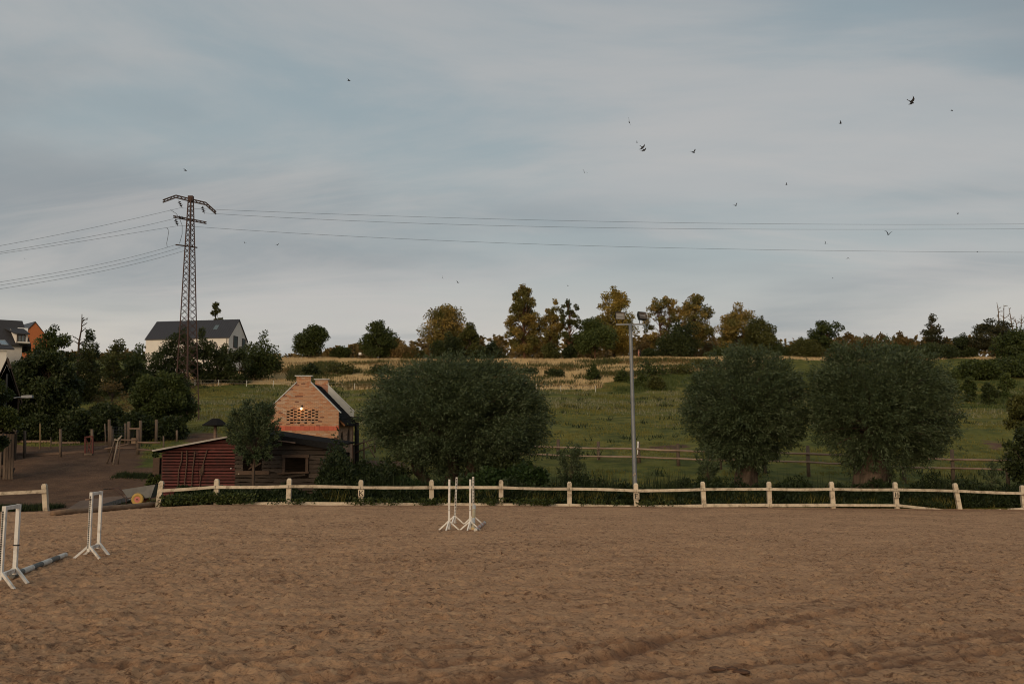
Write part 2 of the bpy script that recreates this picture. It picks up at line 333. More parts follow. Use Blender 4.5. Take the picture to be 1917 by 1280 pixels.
# ------------------------------------------------------------------ arena sand with real hoof-marked relief
def arena():
    nyr, ncol = 430, 760
    v = np.linspace(0, 1, nyr)[:, None]; u = np.linspace(-1, 1, ncol)[None, :]
    y0 = 6.3
    yy = y0 * (51.0 / y0) ** v                               # towards the fence the far rows follow the fence line
    xx = u * (.62 * yy + 3)
    blend = sst(.55, 1, v)
    yy = yy + blend * (yf(xx) + .02 - 51.0)
    yy = np.minimum(yy, yf(xx) + .02)
    z = gz(xx, yy)
    def pits(cell, depth, rad, seed, dens):
        s = np.zeros_like(xx); cx = np.floor(xx / cell); cy = np.floor(yy / cell)
        for i in (-1, 0, 1):
            for j in (-1, 0, 1):
                a = cx + i; b = cy + j
                px = (a + _h(a, b, seed)) * cell; py = (b + _h(a, b, seed + 1)) * cell
                on = _h(a, b, seed + 2) < dens; ang = _h(a, b, seed + 3) * 6.28; k = .5 + _h(a, b, seed + 4)
                dx = xx - px; dy = yy - py
                p = dx * np.cos(ang) + dy * np.sin(ang); q = -dx * np.sin(ang) + dy * np.cos(ang)
                r2 = (p / (rad * 1.5)) ** 2 + (q / rad) ** 2
                s += on * depth * k * (-np.exp(-r2) + .55 * np.exp(-((np.sqrt(r2) - 1.5) / .45) ** 2))
        return s
    FUR = []
    near = 1 - .5 * sst(25, 48, yy)
    d = .86 * (pits(.34, .040, .075, 101, .75) + pits(.55, .036, .11, 131, .6) + pits(.2, .018, .045, 151, .6) + pits(1.3, .022, .22, 171, .4) + pits(.26, .034, .06, 191, .6))
    d += (fbm(xx * 1.1, yy * 1.1, 61, 4) - .5) * .05 + (fbm(xx * 7, yy * 7, 67, 3) - .5) * .030 + (fbm(xx * .35, yy * .35, 69, 2) - .5) * .05
    # harrow furrows curving away at the lower right
    for pts, w, dep in (([(560, 1278), (860, 1243), (1060, 1222), (1290, 1193), (1500, 1160), (1700, 1128)], .055, .05), ([(640, 1300), (900, 1262), (1120, 1240), (1290, 1190), (1560, 1150)], .05, .045),
                   ([(700, 1318), (970, 1274), (1090, 1252), (1190, 1226), (1290, 1192), (1420, 1170)], .06, .05), ([(520, 1262), (790, 1254), (1000, 1228), (1150, 1214)], .05, .04), ([(1000, 1300), (1300, 1262), (1640, 1216), (1917, 1180)], .05, .03), ([(820, 1290), (1060, 1250), (1240, 1212), (1420, 1178), (1640, 1140)], .05, .045), ([(300, 1262), (560, 1232), (820, 1216), (1010, 1200)], .04, .035), ([(1500, 1282), (1700, 1240), (1917, 1212)], .05, .04), ([(1350, 1292), (1500, 1262), (1700, 1225), (1917, 1196)], .04, .035)):
        P = np.array([at_g(*q) for q in pts]); best = np.full(xx.shape, 1e9)
        for a, b in zip(P[:-1], P[1:]):
            ab = b - a; t = np.clip(((xx - a[0]) * ab[0] + (yy - a[1]) * ab[1]) / (ab @ ab), 0, 1)
            best = np.minimum(best, np.hypot(xx - a[0] - t * ab[0], yy - a[1] - t * ab[1]))
        w = w * 1.55; dep = dep * .5
        best = best + (fbm(xx * 3, yy * 3, 91, 2) - .5) * .12
        FUR.append(np.exp(-(best / (w * 1.5)) ** 2) * (.4 + fbm(xx * 2.5, yy * 2.5, 97, 2)))
        d += dep * (-np.exp(-(best / w) ** 2) + .6 * np.exp(-((best - w * 2.2) / w) ** 2)) * (.5 + fbm(xx * 2, yy * 2, 95, 2))
    furrow = np.clip(np.maximum.reduce(FUR), 0, 1); track = np.exp(-((yf(xx) - yy - 1.25) / .75) ** 2) * (.3 + .9 * fbm(xx * .5, yy * 2, 99, 3)); damp = np.clip(np.maximum(furrow, track), 0, 1)
    edge = sst(1.6, .0, yf(xx) - yy)                          # sand banked along the kick board
    z = z + d * near * (1 - .6 * edge) - .035 * edge + edge * (fbm(xx * .8, yy, 88, 2) - .5) * .07 * (1 - sst(.25, .0, yf(xx) - yy))
    idx = np.arange(xx.size).reshape(xx.shape)
    q = np.stack([idx[:-1, :-1], idx[:-1, 1:], idx[1:, 1:], idx[1:, :-1]], -1).reshape(-1, 4)
    m = bpy.data.materials.new('sand'); m.use_nodes = True; nt = m.node_tree; L = nt.links
    p = nt.nodes['Principled BSDF']; p.inputs['Roughness'].default_value = .95; p.inputs['Specular IOR Level'].default_value = .12
    pos = nd(nt, 'ShaderNodeNewGeometry').outputs['Position']
    def noise(sc, det=5., ro=.6, st=(1, 1, 1)):
        mp = nd(nt, 'ShaderNodeMapping'); mp.inputs['Scale'].default_value = st; L.new(pos, mp.inputs[0])
        n = nd(nt, 'ShaderNodeTexNoise', i_Scale=sc, i_Detail=det, i_Roughness=ro); L.new(mp.outputs[0], n.inputs['Vector']); return n.outputs[0]
    c = mixc(nt, ramp(nt, noise(1.6, 6., .65), [(.36, 0.), (.66, 1.)]), (.60, .358, .200), (.43, .247, .138))
    big = noise(.30, 5., .6)
    sp1 = mth(nt, 'ADD', noise(8.0, 6., .66, (.8, .7, 1)), mth(nt, 'MULTIPLY', mth(nt, 'SUBTRACT', big, .5), .34))
    c = mixc(nt, ramp(nt, sp1, [(.55, 0.), (.645, .95)]), c, (.105, .050, .030))       # damp clods kicked up by hooves
    c = mixc(nt, ramp(nt, noise(24., 4., .62, (.8, .7, 1)), [(.54, 0.), (.66, .8)]), c, (.15, .074, .043))
    c = mixc(nt, ramp(nt, big, [(.4, 0.), (.7, .4)]), c, (.33, .19, .108))
    c = mixc(nt, ramp(nt, noise(9., 4., .6, (1, .7, 1)), [(.58, 0.), (.70, .7)]), c, (.66, .44, .26))
    c = mixc(nt, ramp(nt, noise(45., 3.), [(.45, 0.), (.75, .5)]), c, (.64, .41, .235))
    c = mixc(nt, ramp(nt, noise(1.1, 6., .7, (.5, 2.6, 1)), [(.52, 0.), (.66, .55)]), c, (.20, .105, .062))
    da = nd(nt, 'ShaderNodeAttribute', attribute_name='damp').outputs['Fac']
    c = mixc(nt, mth(nt, 'MULTIPLY', da, .66), c, (.15, .075, .047))
    L.new(c, p.inputs['Base Color'])
    b = nd(nt, 'ShaderNodeBump', i_Strength=1., i_Distance=.06); L.new(noise(18., 6., .75), b.inputs['Height']); L.new(b.outputs[0], p.inputs['Normal'])
    return npmesh('arena_sand', np.stack([xx, yy, z], -1).reshape(-1, 3), q, m, smooth=True, kind='structure', attrs={'damp': damp.ravel()})
arena()

# ------------------------------------------------------------------ foliage builders
def rnd_dirs(n):
    v = rng.normal(size=(n, 3)); return v / np.linalg.norm(v, axis=1, keepdims=True)
def leaf_quads(P, D, ln, wd, N=None):
    """rhombic leaves (or leaf sprays): base P, pointing along D"""
    n = len(P); N = rnd_dirs(n) if N is None else N
    s = np.cross(D, N); s /= np.linalg.norm(s, axis=1, keepdims=True) + 1e-9
    ln = np.broadcast_to(np.asarray(ln, float), (n,))[:, None]; wd = np.broadcast_to(np.asarray(wd, float), (n,))[:, None]
    V = np.stack([P, P + D * ln * .45 + s * wd * .5, P + D * ln, P + D * ln * .45 - s * wd * .5], 1).reshape(-1, 3)
    return V, np.arange(4 * n, dtype=np.int32).reshape(n, 4)
def crown_width(form, t):
    t = np.clip(t, 0, 1)
    if form == 'dome': return np.sqrt(np.clip(1 - (2 * np.maximum(t, .35) - .7) ** 2 / 1.75, .0, 1)) * (.72 + .28 * sst(0, .35, t))
    if form == 'round': return np.sqrt(np.clip(1 - (2 * t - 1) ** 2, 0, 1))
    if form == 'tall': return np.clip(1 - np.abs(t - .38) ** 1.4 * 1.55, .12, 1)
    if form == 'cone': return np.clip(1.05 - t, .06, 1) * sst(-.1, .18, t)
    return np.clip(.55 + .45 * np.sin(t * 3.1 + .2), .2, 1)
def make_tree(name, label, cat, x, y, H, Wd, crown0, form, nclump, nleaf, leaf, lm, bark, seed, group=None, flat=.75, rc=(.13, .24), lean=0, trunks=1, trunk_r=None, sparse=0., depth=.85, base=None, fork=.35):
    global rng
    old = rng; rng = np.random.default_rng(seed); rr = random.Random(seed)
    z0 = G(x, y) if base is None else base
    t = thing(name, label, cat, (x, y, z0), 0, group)
    tr = trunk_r or max(.12, H * .022)
    z_c0 = crown0 * H; ch = H - z_c0
    # clumps of leaves through the crown volume, most of them near its skin
    cl = []
    for i in range(nclump):
        tt = rng.uniform(.02, .97); w = crown_width(form, np.array(tt)) * Wd / 2
        a = rng.uniform(0, 6.283); r = w * (rng.uniform(.15, 1.) ** .55)
        rad = rng.uniform(*rc) * Wd * (.75 if sparse else 1) * (.42 + .58 * w / (Wd / 2))
        if form == 'cone': tt = round(tt * 5.5) / 5.5 + rng.uniform(-.06, .06)
        cl.append((r * math.cos(a) * max(0, 1 - rad / Wd) + lean * tt * H, r * math.sin(a) * depth, z_c0 + tt * (ch - rad * .6), rad))
    cl = np.array(cl)
    # make the crown reach its full height and width
    k = np.argmax(cl[:, 2]); cl[k, 2] = H - cl[k, 3] * .8; cl[k, 0] = lean * H + cl[k, 0] * .3
    order = np.argsort(-cl[:, 2])
    if len(cl) > 6:
        for q_, k2 in enumerate(order[1:3]): cl[k2, 2] = H - cl[k, 3] * (1.9 + .8 * q_); cl[k2, 0] = cl[k, 0] + rng.uniform(-.6, .6) * cl[k, 3]; cl[k2, 1] *= .4; cl[k2, 3] = cl[k, 3] * 1.15
    for tr_k in range(trunks):
        mb = MB(); n = 7
        off = 0 if trunks == 1 else (tr_k - (trunks - 1) / 2) * .16 * Wd
        top = Vector((off * 1.6 + lean * H * .8, rr.uniform(-.1, .1) * Wd, max(z_c0 + ch * .72, .3)))
        pts = [Vector((off * .4, 0, -.3)).lerp(top, i / n) + Vector((rr.uniform(-1, 1), rr.uniform(-1, 1), 0)) * tr * .55 * (i > 0) for i in range(n + 1)]
        rad = [tr * (1.25 if i == 0 else 1) * (1 - .82 * i / n) for i in range(n + 1)]
        mb.tube(pts, rad, 7)
        for q in range(len(cl)):
            if trunks > 1 and q % trunks != tr_k: continue
            c = Vector(cl[q, :3]); h = c.z * rr.uniform(.55, .8)
            f = min(max((h + .3) / (top.z + .3), fork), .97); i = min(int(f * n), n - 1)
            s = pts[i].lerp(pts[i + 1], f * n - i); r0 = rad[i] * .5
            mid = s.lerp(c, .5) + Vector((rr.uniform(-1, 1), rr.uniform(-1, 1), rr.uniform(-.2, 1))) * cl[q, 3] * .35
            mb.tube([s, mid, c], [r0, r0 * .6, r0 * .22], 4, False)
        mb.build('trunk', bark, t, smooth=True, world=False)
    if base is None and y > 195: nleaf = int(nleaf * 2.2); leaf *= .76
    wgt = cl[:, 3] ** 2; wgt /= wgt.sum(); ci = rng.choice(len(cl), nleaf, p=wgt)
    d = rnd_dirs(nleaf); rr_ = rng.uniform(0, 1, nleaf) ** .45
    P = cl[ci, :3] + d * (cl[ci, 3] * rr_)[:, None] * np.array([1, 1, flat])
    keep = P[:, 2] > .05
    P, d, ci = P[keep], d[keep], ci[keep]
    D = d * .7 + rnd_dirs(len(P)) * .8 + np.array([0, 0, -.15]); D /= np.linalg.norm(D, axis=1, keepdims=True)
    ln = leaf * rng.uniform(.6, 1.35, len(P))
    V, Fq = leaf_quads(P, D, ln, ln * rng.uniform(.45, .75, len(P)))
    clt = rng.uniform(0, 1, len(cl))
    npmesh('crown', V, Fq, lm, None, tint=np.clip(clt[ci] * .55 + rng.uniform(0, .45, len(P)), 0, 1), kind='stuff').parent = t
    rng = old
    return t
def tree_px(name, label, cat, px0, px1, rtop, Yd, **k):
    pc = (px0 + px1) / 2; p = at(pc, rtop, Yd); x = p[0]
    H = p[2] - G(x, Yd)
    return make_tree(name, label, cat, x, Yd, H, (px1 - px0) * mpp(Yd) * 1.0, seed=int(px0 * 7 + rtop), **k)

BARK = mat('bark', (.085, .062, .045), (.045, .034, .026), 5, (1, 1, .3), .95, .1, bump=.6)
BARK_RED = mat('bark_warm', (.16, .085, .05), (.09, .055, .035), 5, (1, 1, .3), .95, .1, bump=.6)
BARK_PALE = mat('bark_pale', (.26, .20, .15), (.15, .11, .085), 5, (1, 1, .3), .95, .1, bump=.5)
LEAF_GREEN = leafmat('leaf_green', (.026, .039, .010), (.072, .090, .021))
LEAF_DARK = leafmat('leaf_dark', (.018, .027, .009), (.055, .070, .020))
LEAF_SUNLIT_GOLD = leafmat('leaf_sunlit_gold', (.18, .135, .027), (.43, .29, .056), (.115, .112, .028), nscale=.25)  # low warm sunlight on the crest is painted into this leaf colour
LEAF_SUNLIT_AMBER = leafmat('leaf_sunlit_amber', (.14, .112, .028), (.41, .27, .07), (.082, .09, .024), nscale=.3)  # amber also carries the evening sun as leaf colour
LEAF_OLIVE = leafmat('leaf_olive', (.042, .050, .013), (.098, .098, .025))
LEAF_FRESH = leafmat('leaf_fresh', (.045, .066, .016), (.095, .115, .030))
LEAF_ELDER = leafmat('leaf_elder', (.013, .028, .008), (.034, .060, .015))
LEAF_RUST = leafmat('leaf_rust', (.11, .078, .026), (.19, .125, .044))
LEAF_WILLOW = leafmat('leaf_willow', (.026, .043, .016), (.092, .118, .056), rough=.5, trans=.15)
LEAF_PINE = leafmat('leaf_pine', (.030, .036, .016), (.070, .062, .026))
# ------------------------------------------------------------------ pollard willows
def willow(label, px0, px1, rtop, rbot, Yd, tr_px, tr_row, nshoot, nleaf, seed, trunk_w, stems=None, group=None, lm=None, leaf=.17, name='pollard_willow', headz=.34, up=.35):
    global rng
    old = rng; rng = np.random.default_rng(seed); rr = random.Random(seed)
    base = at(tr_px, tr_row, Yd); bx = base[0]; z0 = G(bx, Yd)
    a = at(px0, (rtop + rbot) / 2, Yd); b = at(px1, (rtop + rbot) / 2, Yd); top = at((px0 + px1) / 2, rtop, Yd); bot = at((px0 + px1) / 2, rbot, Yd)
    t = thing(name, label, 'tree', (bx, Yd, z0), 0, group)
    C = np.array([(a[0] + b[0]) / 2 - bx, 0, (top[2] + bot[2]) / 2 - z0]); A = np.array([(b[0] - a[0]) / 2, (b[0] - a[0]) / 2 * .85, (top[2] - bot[2]) / 2])
    head = np.array([C[0] * .55, 0, bot[2] - z0 + (top[2] - bot[2]) * headz])
    w = trunk_w
    mb = MB()
    stems = stems or [(0, head[0])]
    for s0, s1 in stems:
        n = 8; pts = []; rad = []
        for i in range(n + 1):
            f = i / n; pts.append(Vector((s0 * (1 - f) + s1 * f, 0, -.4)).lerp(Vector((s1, 0, head[2])), f) + Vector((rr.uniform(-.05, .05), rr.uniform(-.05, .05), 0)) * w * 3)
            rad.append(w / len(stems) ** .5 * (1.2 - .75 * f + .5 * max(0, f - .45) if i else 1.45))
        o = len(mb.v); mb.tube(pts, rad, 26)
        for i in range(o, len(mb.v)):          # furrowed, lobed bark
            v = np.array(mb.v[i]); f = (i - o) // 26; ang = ((i - o) % 26) / 26 * 6.283
            k = 1 + .10 * math.sin(ang * 4 + f * .5) + .09 * math.sin(ang * 9 + f * 1.1 + 1) + rr.uniform(-.08, .08); c = pts[min(f, n)]
            mb.v[i] = (c.x + (v[0] - c.x) * k, c.y + (v[1] - c.y) * k, v[2])
    # shoots from the pollard head out to the crown skin
    nb = max(60, nshoot // 9); bd = rnd_dirs(nb); bi = rng.integers(0, nb, nshoot)
    d = bd[bi] + rng.normal(0, .115, (nshoot, 3)); d[:, 2] = d[:, 2] + .08; d /= np.linalg.norm(d, axis=1, keepdims=True)
    lump = rng.uniform(.93, 1.05, nb)[bi]
    E = C + d * A * (lump * np.where(rng.uniform(0, 1, nshoot) < .06, rng.uniform(1.04, 1.15, nshoot), rng.uniform(.85, 1.03, nshoot)))[:, None] * np.where(d[:, 2:3] < 0, 1 + .06 * d[:, 2:3] * np.array([1, 1, 0]), 1)
    nr = np.array([s1 for _, s1 in stems]); H0 = np.stack([nr[rng.integers(0, len(nr), nshoot)], np.zeros(nshoot), np.full(nshoot, head[2])], -1) + rng.normal(0, .22, (nshoot, 3)) * np.array([w, w, .6])
    M = (H0 + E) / 2 + np.array([0, 0, 1.]) * (np.linalg.norm(E - H0, axis=1) * up * .5)[:, None] * np.clip(.9 - d[:, 2:3] * .4, .2, 1.2)
    def bez(tt): return H0 * ((1 - tt) ** 2)[:, None] + M * (2 * tt * (1 - tt))[:, None] + E * (tt ** 2)[:, None]
    for i in range(0, nshoot, max(1, nshoot // 90)):
        P = [bez(np.full(nshoot, q))[i] for q in (0, .3, .6, .9)]
        mb.tube(P, [w * .09, w * .06, w * .035, w * .015], 4, False)
    mb.build('trunk', WILLOW_BARK, t, smooth=True, world=False)
    si = rng.integers(0, nshoot, nleaf); u = 1 - rng.uniform(0, 1, nleaf) ** 1.9 * .62
    h0, m_, e = H0[si], M[si], E[si]
    P = h0 * ((1 - u) ** 2)[:, None] + m_ * (2 * u * (1 - u))[:, None] + e * (u ** 2)[:, None]
    T = 2 * (1 - u)[:, None] * (m_ - h0) + 2 * u[:, None] * (e - m_); T /= np.linalg.norm(T, axis=1, keepdims=True) + 1e-9
    P = P + rng.normal(0, .10, P.shape) * (A.mean() / 3.8)
    D = T * .75 + rnd_dirs(nleaf) * .7 + np.array([0, 0, -.05]); D /= np.linalg.norm(D, axis=1, keepdims=True)
    keep = P[:, 2] > .25
    ln = leaf * rng.uniform(.6, 1.3, nleaf)
    V, Fq = leaf_quads(P[keep], D[keep], ln[keep], ln[keep] * rng.uniform(.24, .4, keep.sum()))
    sh = (rng.uniform(0, 1, nb)[bi] + rng.uniform(0, 1, nshoot)) / 2
    o = npmesh('crown', V, Fq, lm or LEAF_WILLOW, None, tint=np.clip(sh[si][keep] * .4 + rng.uniform(0, .6, keep.sum()), 0, 1), kind='stuff'); o.parent = t
    rng = old
    return t
WILLOW_BARK = mat('willow_bark', (.115, .082, .060), (.034, .026, .020), 5, (1, 1, .18), .95, .1, bump=1., bscale=9)
willow('widest pollard willow, forked trunk, beside the brick house', 676, 1034, 666, 896, 56.0, 835, 915, 2300, 150000, 11, .62, stems=[(-.1, -1.7), (.15, .35), (.3, 1.6)], headz=.22)
willow('middle pollard willow with stout fluted trunk, right of the lamp pole', 1278, 1514, 648, 882, 57.5, 1400, 925, 1700, 112000, 12, .62, headz=.3)
willow('largest round pollard willow, rightmost of the three, on a thick short trunk', 1508, 1792, 638, 892, 55.5, 1622, 925, 2000, 132000, 13, .95, headz=.3)
willow('small willow on a thin bare stem standing before the shed', 424, 528, 748, 866, 50.2, 474, 936, 260, 15000, 14, .085, leaf=.15, name='young_willow', headz=.12, up=.25)
willow('young willow bush left of the lamp pole behind the arena fence', 1042, 1096, 828, 915, 52.5, 1068, 936, 130, 5200, 15, .06, leaf=.14, name='young_willow', headz=.05, up=.2)
willow('thin young willow sapling between lamp pole and middle willow', 1300, 1346, 832, 905, 53.0, 1327, 940, 90, 3000, 16, .05, leaf=.13, name='young_willow', headz=.05, up=.2)
willow('thin stake-tied sapling behind the fence at the right edge', 1838, 1872, 862, 915, 54.5, 1856, 950, 50, 1100, 17, .03, leaf=.12, name='young_willow', headz=.0, up=.2)

# ------------------------------------------------------------------ trees on the hill crest
def T(label, px0, px1, rtop, Yd, form, lm, nleaf=5000, crown0=.16, nclump=34, bark=None, name='deciduous_tree', cat='tree', leaf=.5, **k):
    return tree_px(name, label, cat, px0, px1, rtop, Yd, form=form, lm=lm, nleaf=nleaf, crown0=crown0, nclump=nclump, bark=bark or BARK, leaf=leaf, **k)
T('round dark green tree on the crest, nearest to the white house', 549, 621, 605, 205, 'dome', LEAF_GREEN, 5200, .14, 44)
T('round green tree standing alone between two crest gaps, above the brick house', 676, 747, 599, 208, 'dome', LEAF_GREEN, 5200, .12, 44)
T('broad flat-topped golden tree with drooping edges, leftmost of the golden trees', 782, 880, 566, 212, 'dome', LEAF_SUNLIT_AMBER, 7000, .28, 54)
T('yellow green conical tree at the right foot of the broad golden tree', 856, 905, 604, 206, 'tall', LEAF_OLIVE, 3600, .1, 30)
T('dark green spreading tree in front of the broad golden tree', 806, 872, 622, 205, 'dome', LEAF_DARK, 3600, .1, 28)
T('tallest narrow golden tree of the crest, with open leafy top', 944, 1018, 531, 210, 'tall', LEAF_SUNLIT_AMBER, 8600, .1, 90, rc=(.10, .17), bark=BARK_RED)
T('slim golden tree leaning right beside the tallest golden tree', 1006, 1054, 559, 211, 'tall', LEAF_SUNLIT_AMBER, 3000, .2, 54, rc=(.09, .17), bark=BARK_RED, lean=.05)
T('sparse tree with bare orange trunk and open forked top', 1040, 1093, 561, 208, 'irr', LEAF_OLIVE, 1700, .26, 56, rc=(.06, .12), bark=BARK_RED, sparse=1, fork=.25)
T('big domed golden yellow tree behind the floodlight pole', 1104, 1194, 535, 216, 'tall', LEAF_SUNLIT_GOLD, 9500, .1, 70, rc=(.12, .2))
T('bright green tree in front of the big domed golden tree', 1074, 1152, 592, 206, 'dome', LEAF_FRESH, 5200, .16, 40, bark=BARK_RED)
T('thin open golden tree with sky showing through, right of the floodlights', 1202, 1284, 554, 211, 'irr', LEAF_SUNLIT_AMBER, 4200, .18, 90, rc=(.07, .13), bark=BARK_RED, trunks=2, sparse=1)
T('golden tree of stacked dark clumps with a ragged high top', 1264, 1335, 548, 213, 'irr', LEAF_SUNLIT_AMBER, 5600, .2, 64, rc=(.10, .18), bark=BARK_RED)
T('low dark spreading tree under the ragged golden trees', 1228, 1318, 598, 207, 'dome', LEAF_DARK, 5200, .08, 40)
T('golden brown tree with split crown above the middle willow', 1341, 1428, 565, 212, 'irr', LEAF_SUNLIT_AMBER, 6600, .12, 46, rc=(.13, .22), trunks=2)
T('olive green domed tree right of the split golden brown tree', 1388, 1458, 590, 208, 'dome', LEAF_OLIVE, 5200, .06, 40)
T('leafy green oak with knobbly crown between the two right willows', 1512, 1582, 598, 205, 'irr', LEAF_GREEN, 2600, .22, 34, rc=(.1, .17), bark=BARK_RED)
T('layered pine with flat tiers and thin top, right of the birches', 1706, 1782, 585, 208, 'cone', LEAF_PINE, 2300, .12, 34, flat=.4, rc=(.11, .22), name='pine_tree', bark=BARK_RED)
T('wide dark pine beside the bare dead trunks at the right edge', 1816, 1894, 592, 204, 'irr', LEAF_PINE, 4200, .2, 40, flat=.4, rc=(.12, .22), name='pine_tree')
T('mistletoe laden tree top rising behind the white house', 388, 420, 566, 215, 'irr', LEAF_OLIVE, 900, .45, 12, rc=(.14, .26), sparse=1, name='mistletoe_tree')
# row of birches glowing brown
BI = ['leftmost birch of the brownish row, beside the green oak', 'second birch from left in the brownish row', 'middle birch of the brownish row behind the largest willow', 'broad birch of the brownish row, fourth from left', 'low birch at the right end of the row, beside the layered pine', 'small olive birch left of the green oak']
for i, (a, b, r) in enumerate(((1568, 1606, 622), (1606, 1640, 628), (1634, 1668, 623), (1662, 1704, 621), (1690, 1716, 634), (1480, 1516, 632))):
    T(BI[i], a, b, r, 214 + i % 3, 'tall', LEAF_RUST if i < 5 else LEAF_OLIVE, 1800, .05, 22, name='birch_tree', group='birch row on the crest', bark=BARK_PALE)

def bare_tree(label, px, rtop, wpx, Yd, nbr, seed, mat_, twig=.03, n_main=1):
    rr = random.Random(seed); p = at(px, rtop, Yd); x = p[0]; z0 = G(x, Yd); H = p[2] - z0
    t = thing('dead_tree', label, 'tree', (x, Yd, z0)); tr = MB(); br = MB()
    for m in range(n_main):
        ox = (m - (n_main - 1) / 2) * wpx * mpp(Yd) / max(n_main, 1)
        hh = H * (1 if m == 0 else rr.uniform(.7, .97))
        pts = [Vector((ox * .5 + ox * .5 * i / 6 + rr.uniform(-.15, .15), rr.uniform(-.15, .15), -.3 + (hh + .3) * i / 6)) for i in range(7)]
        tr.tube(pts, [.26 - .036 * i for i in range(7)], 6)
        for k in range(nbr):
            f = rr.uniform(.45, .98); i = min(int(f * 6), 5); s = pts[i].lerp(pts[i + 1], f * 6 - i)
            a = rr.uniform(0, 6.28); l = wpx * mpp(Yd) * .5 * rr.uniform(.4, 1.1) * (1.25 - f * .6)
            e = s + Vector((math.cos(a) * l, math.sin(a) * l * .7, l * rr.uniform(.15, .8)))
            mid = s.lerp(e, .5) + Vector((0, 0, rr.uniform(-.1, .2) * l))
            br.tube([s, mid, e], [twig * 2.2, twig * 1.5, twig * .8], 4, False)
            for q in range(4):
                b0 = mid.lerp(e, rr.uniform(0, 1)); b1 = b0 + Vector((rr.uniform(-1, 1), rr.uniform(-1, 1), rr.uniform(-.1, 1))) * l * .35
                br.tube([b0, b1], [twig, twig * .5], 3, False)
    tr.build('trunk', mat_, t, smooth=True, world=False); br.build('branches', mat_, t, world=False, kind='stuff')
DEAD = mat('dead_wood', (.20, .15, .11), (.12, .09, .07), 6, (1, 1, .3), .9, .1)
bare_tree('dead leafless tree with twiggy top above the left bushes', 152, 588, 34, 128, 16, 3, BARK, .035)
bare_tree('tall pair of bare pale trunks beside the wide dark pine', 1872, 566, 24, 206, 8, 5, DEAD, .04, 2)
bare_tree('group of thin bare forked stems at the right edge of the crest', 1900, 575, 30, 207, 7, 8, DEAD, .035, 3)

# ------------------------------------------------------------------ bushes
def bush(label, px0, px1, rtop, Yd, lm, nleaf=3000, group=None, leaf=.3, form='dome', nclump=26, name='bush', rc=(.15, .27), crown0=.02, base=None, **k):
    if Yd < 160: nleaf = int(nleaf * 1.45); leaf *= .78
    return tree_px(name, label, 'bush', px0, px1, rtop, Yd, form=form, lm=lm, nleaf=nleaf, crown0=crown0, nclump=nclump, bark=BARK, leaf=leaf, group=group, rc=rc, trunk_r=k.pop('trunk_r', .1), **k)
# left slope
bush('bush hiding the foot of the orange house', 44, 108, 634, 121, LEAF_GREEN, 4200, leaf=.34, nclump=34)
T('big dark leafy tree at the left edge with thin forked trunk showing', 14, 152, 655, 82, 'dome', LEAF_DARK, 26000, .22, 90, leaf=.26, trunks=2, rc=(.1, .18))
bush('tall bush with ragged top, left of the dead leafless tree', 62, 146, 608, 118, LEAF_GREEN, 8000, leaf=.36, nclump=50, rc=(.11, .2))
bush('dark round bush just right of the dead leafless tree', 150, 190, 616, 132, LEAF_DARK, 2800, leaf=.36)
bush('olive bush below the dead leafless tree at the paddock edge', 136, 206, 642, 124, LEAF_OLIVE, 4200, leaf=.34, nclump=36)
TH = ['olive bush in the thicket, halfway between dead tree and white house', 'green bush in the thicket, nearest the left end of the white house', 'low olive bush in the thicket, in front and to the left', 'low dark bush in the thicket, in front and to the right']
for i, (a, b, r, lm, Yd) in enumerate(((196, 246, 633, LEAF_OLIVE, 140), (234, 286, 642, LEAF_GREEN, 138), (186, 236, 660, LEAF_OLIVE, 130), (228, 276, 664, LEAF_DARK, 130))):
    bush(TH[i], a, b, r, Yd, lm, 3000, 'thicket left of the pylon', .36)
bush('dark bush against the left end of the white house', 276, 330, 648, 148, LEAF_DARK, 3400, leaf=.36)
bush('tall dark green bush in front of the white house roof, behind the pylon', 306, 372, 608, 150, LEAF_DARK, 6000, leaf=.38, nclump=44)
bush('second dark bush before the white house, right of the pylon', 358, 406, 614, 152, LEAF_DARK, 4200, leaf=.38, nclump=34)
bush('dark bush before the right end of the white house front wall', 384, 434, 648, 153, LEAF_DARK, 2600, leaf=.38)
bush('small bush under the gable of the white house', 404, 440, 642, 155, LEAF_GREEN, 2400, leaf=.38)
bush('round green bush hiding the right corner of the white house', 452, 528, 617, 158, LEAF_GREEN, 6500, leaf=.4, nclump=44)
bush('low dark bush at the foot of the white house gable', 424, 476, 650, 152, LEAF_DARK, 3000, leaf=.38)
bush('small olive bush on the paddock edge left of the pylon foot', 202, 224, 668, 126, LEAF_OLIVE, 900, leaf=.3, nclump=12)
bush('broad leafy hazel bush in front of the pylon foot', 246, 368, 692, 84, LEAF_GREEN, 24000, leaf=.26, nclump=80, rc=(.1, .18), crown0=.12)
bush('brownish half-bare shrub left of the hazel bush', 166, 256, 706, 86, LEAF_RUST, 2600, leaf=.16, nclump=40, form='irr', rc=(.08, .15))
UND = ['leftmost undergrowth bush, behind the slatted coop', 'undergrowth bush behind the yellowish stake', 'undergrowth bush behind the second enclosure post', 'undergrowth bush below the brownish half-bare shrub', 'undergrowth bush behind the wire mesh and gate frame', 'undergrowth bush at the right, below the hazel bush']
for i, (a, b, r) in enumerate(((-20, 60, 775), (40, 120, 772), (100, 180, 762), (160, 236, 752), (220, 300, 768), (290, 350, 778))):
    bush(UND[i], a, b, r, 79 + i % 2, LEAF_DARK, 6000, 'undergrowth behind the enclosure', .3, nclump=44)
bush('dark branch of foliage hanging in at the left edge', -64, 36, 672, 57, LEAF_GREEN, 17000, leaf=.2, nclump=50, crown0=.25, rc=(.11, .2))
bush('leafy bush at the left corner of the red shed', 278, 302, 842, 55.0, LEAF_GREEN, 900, leaf=.2, nclump=16)
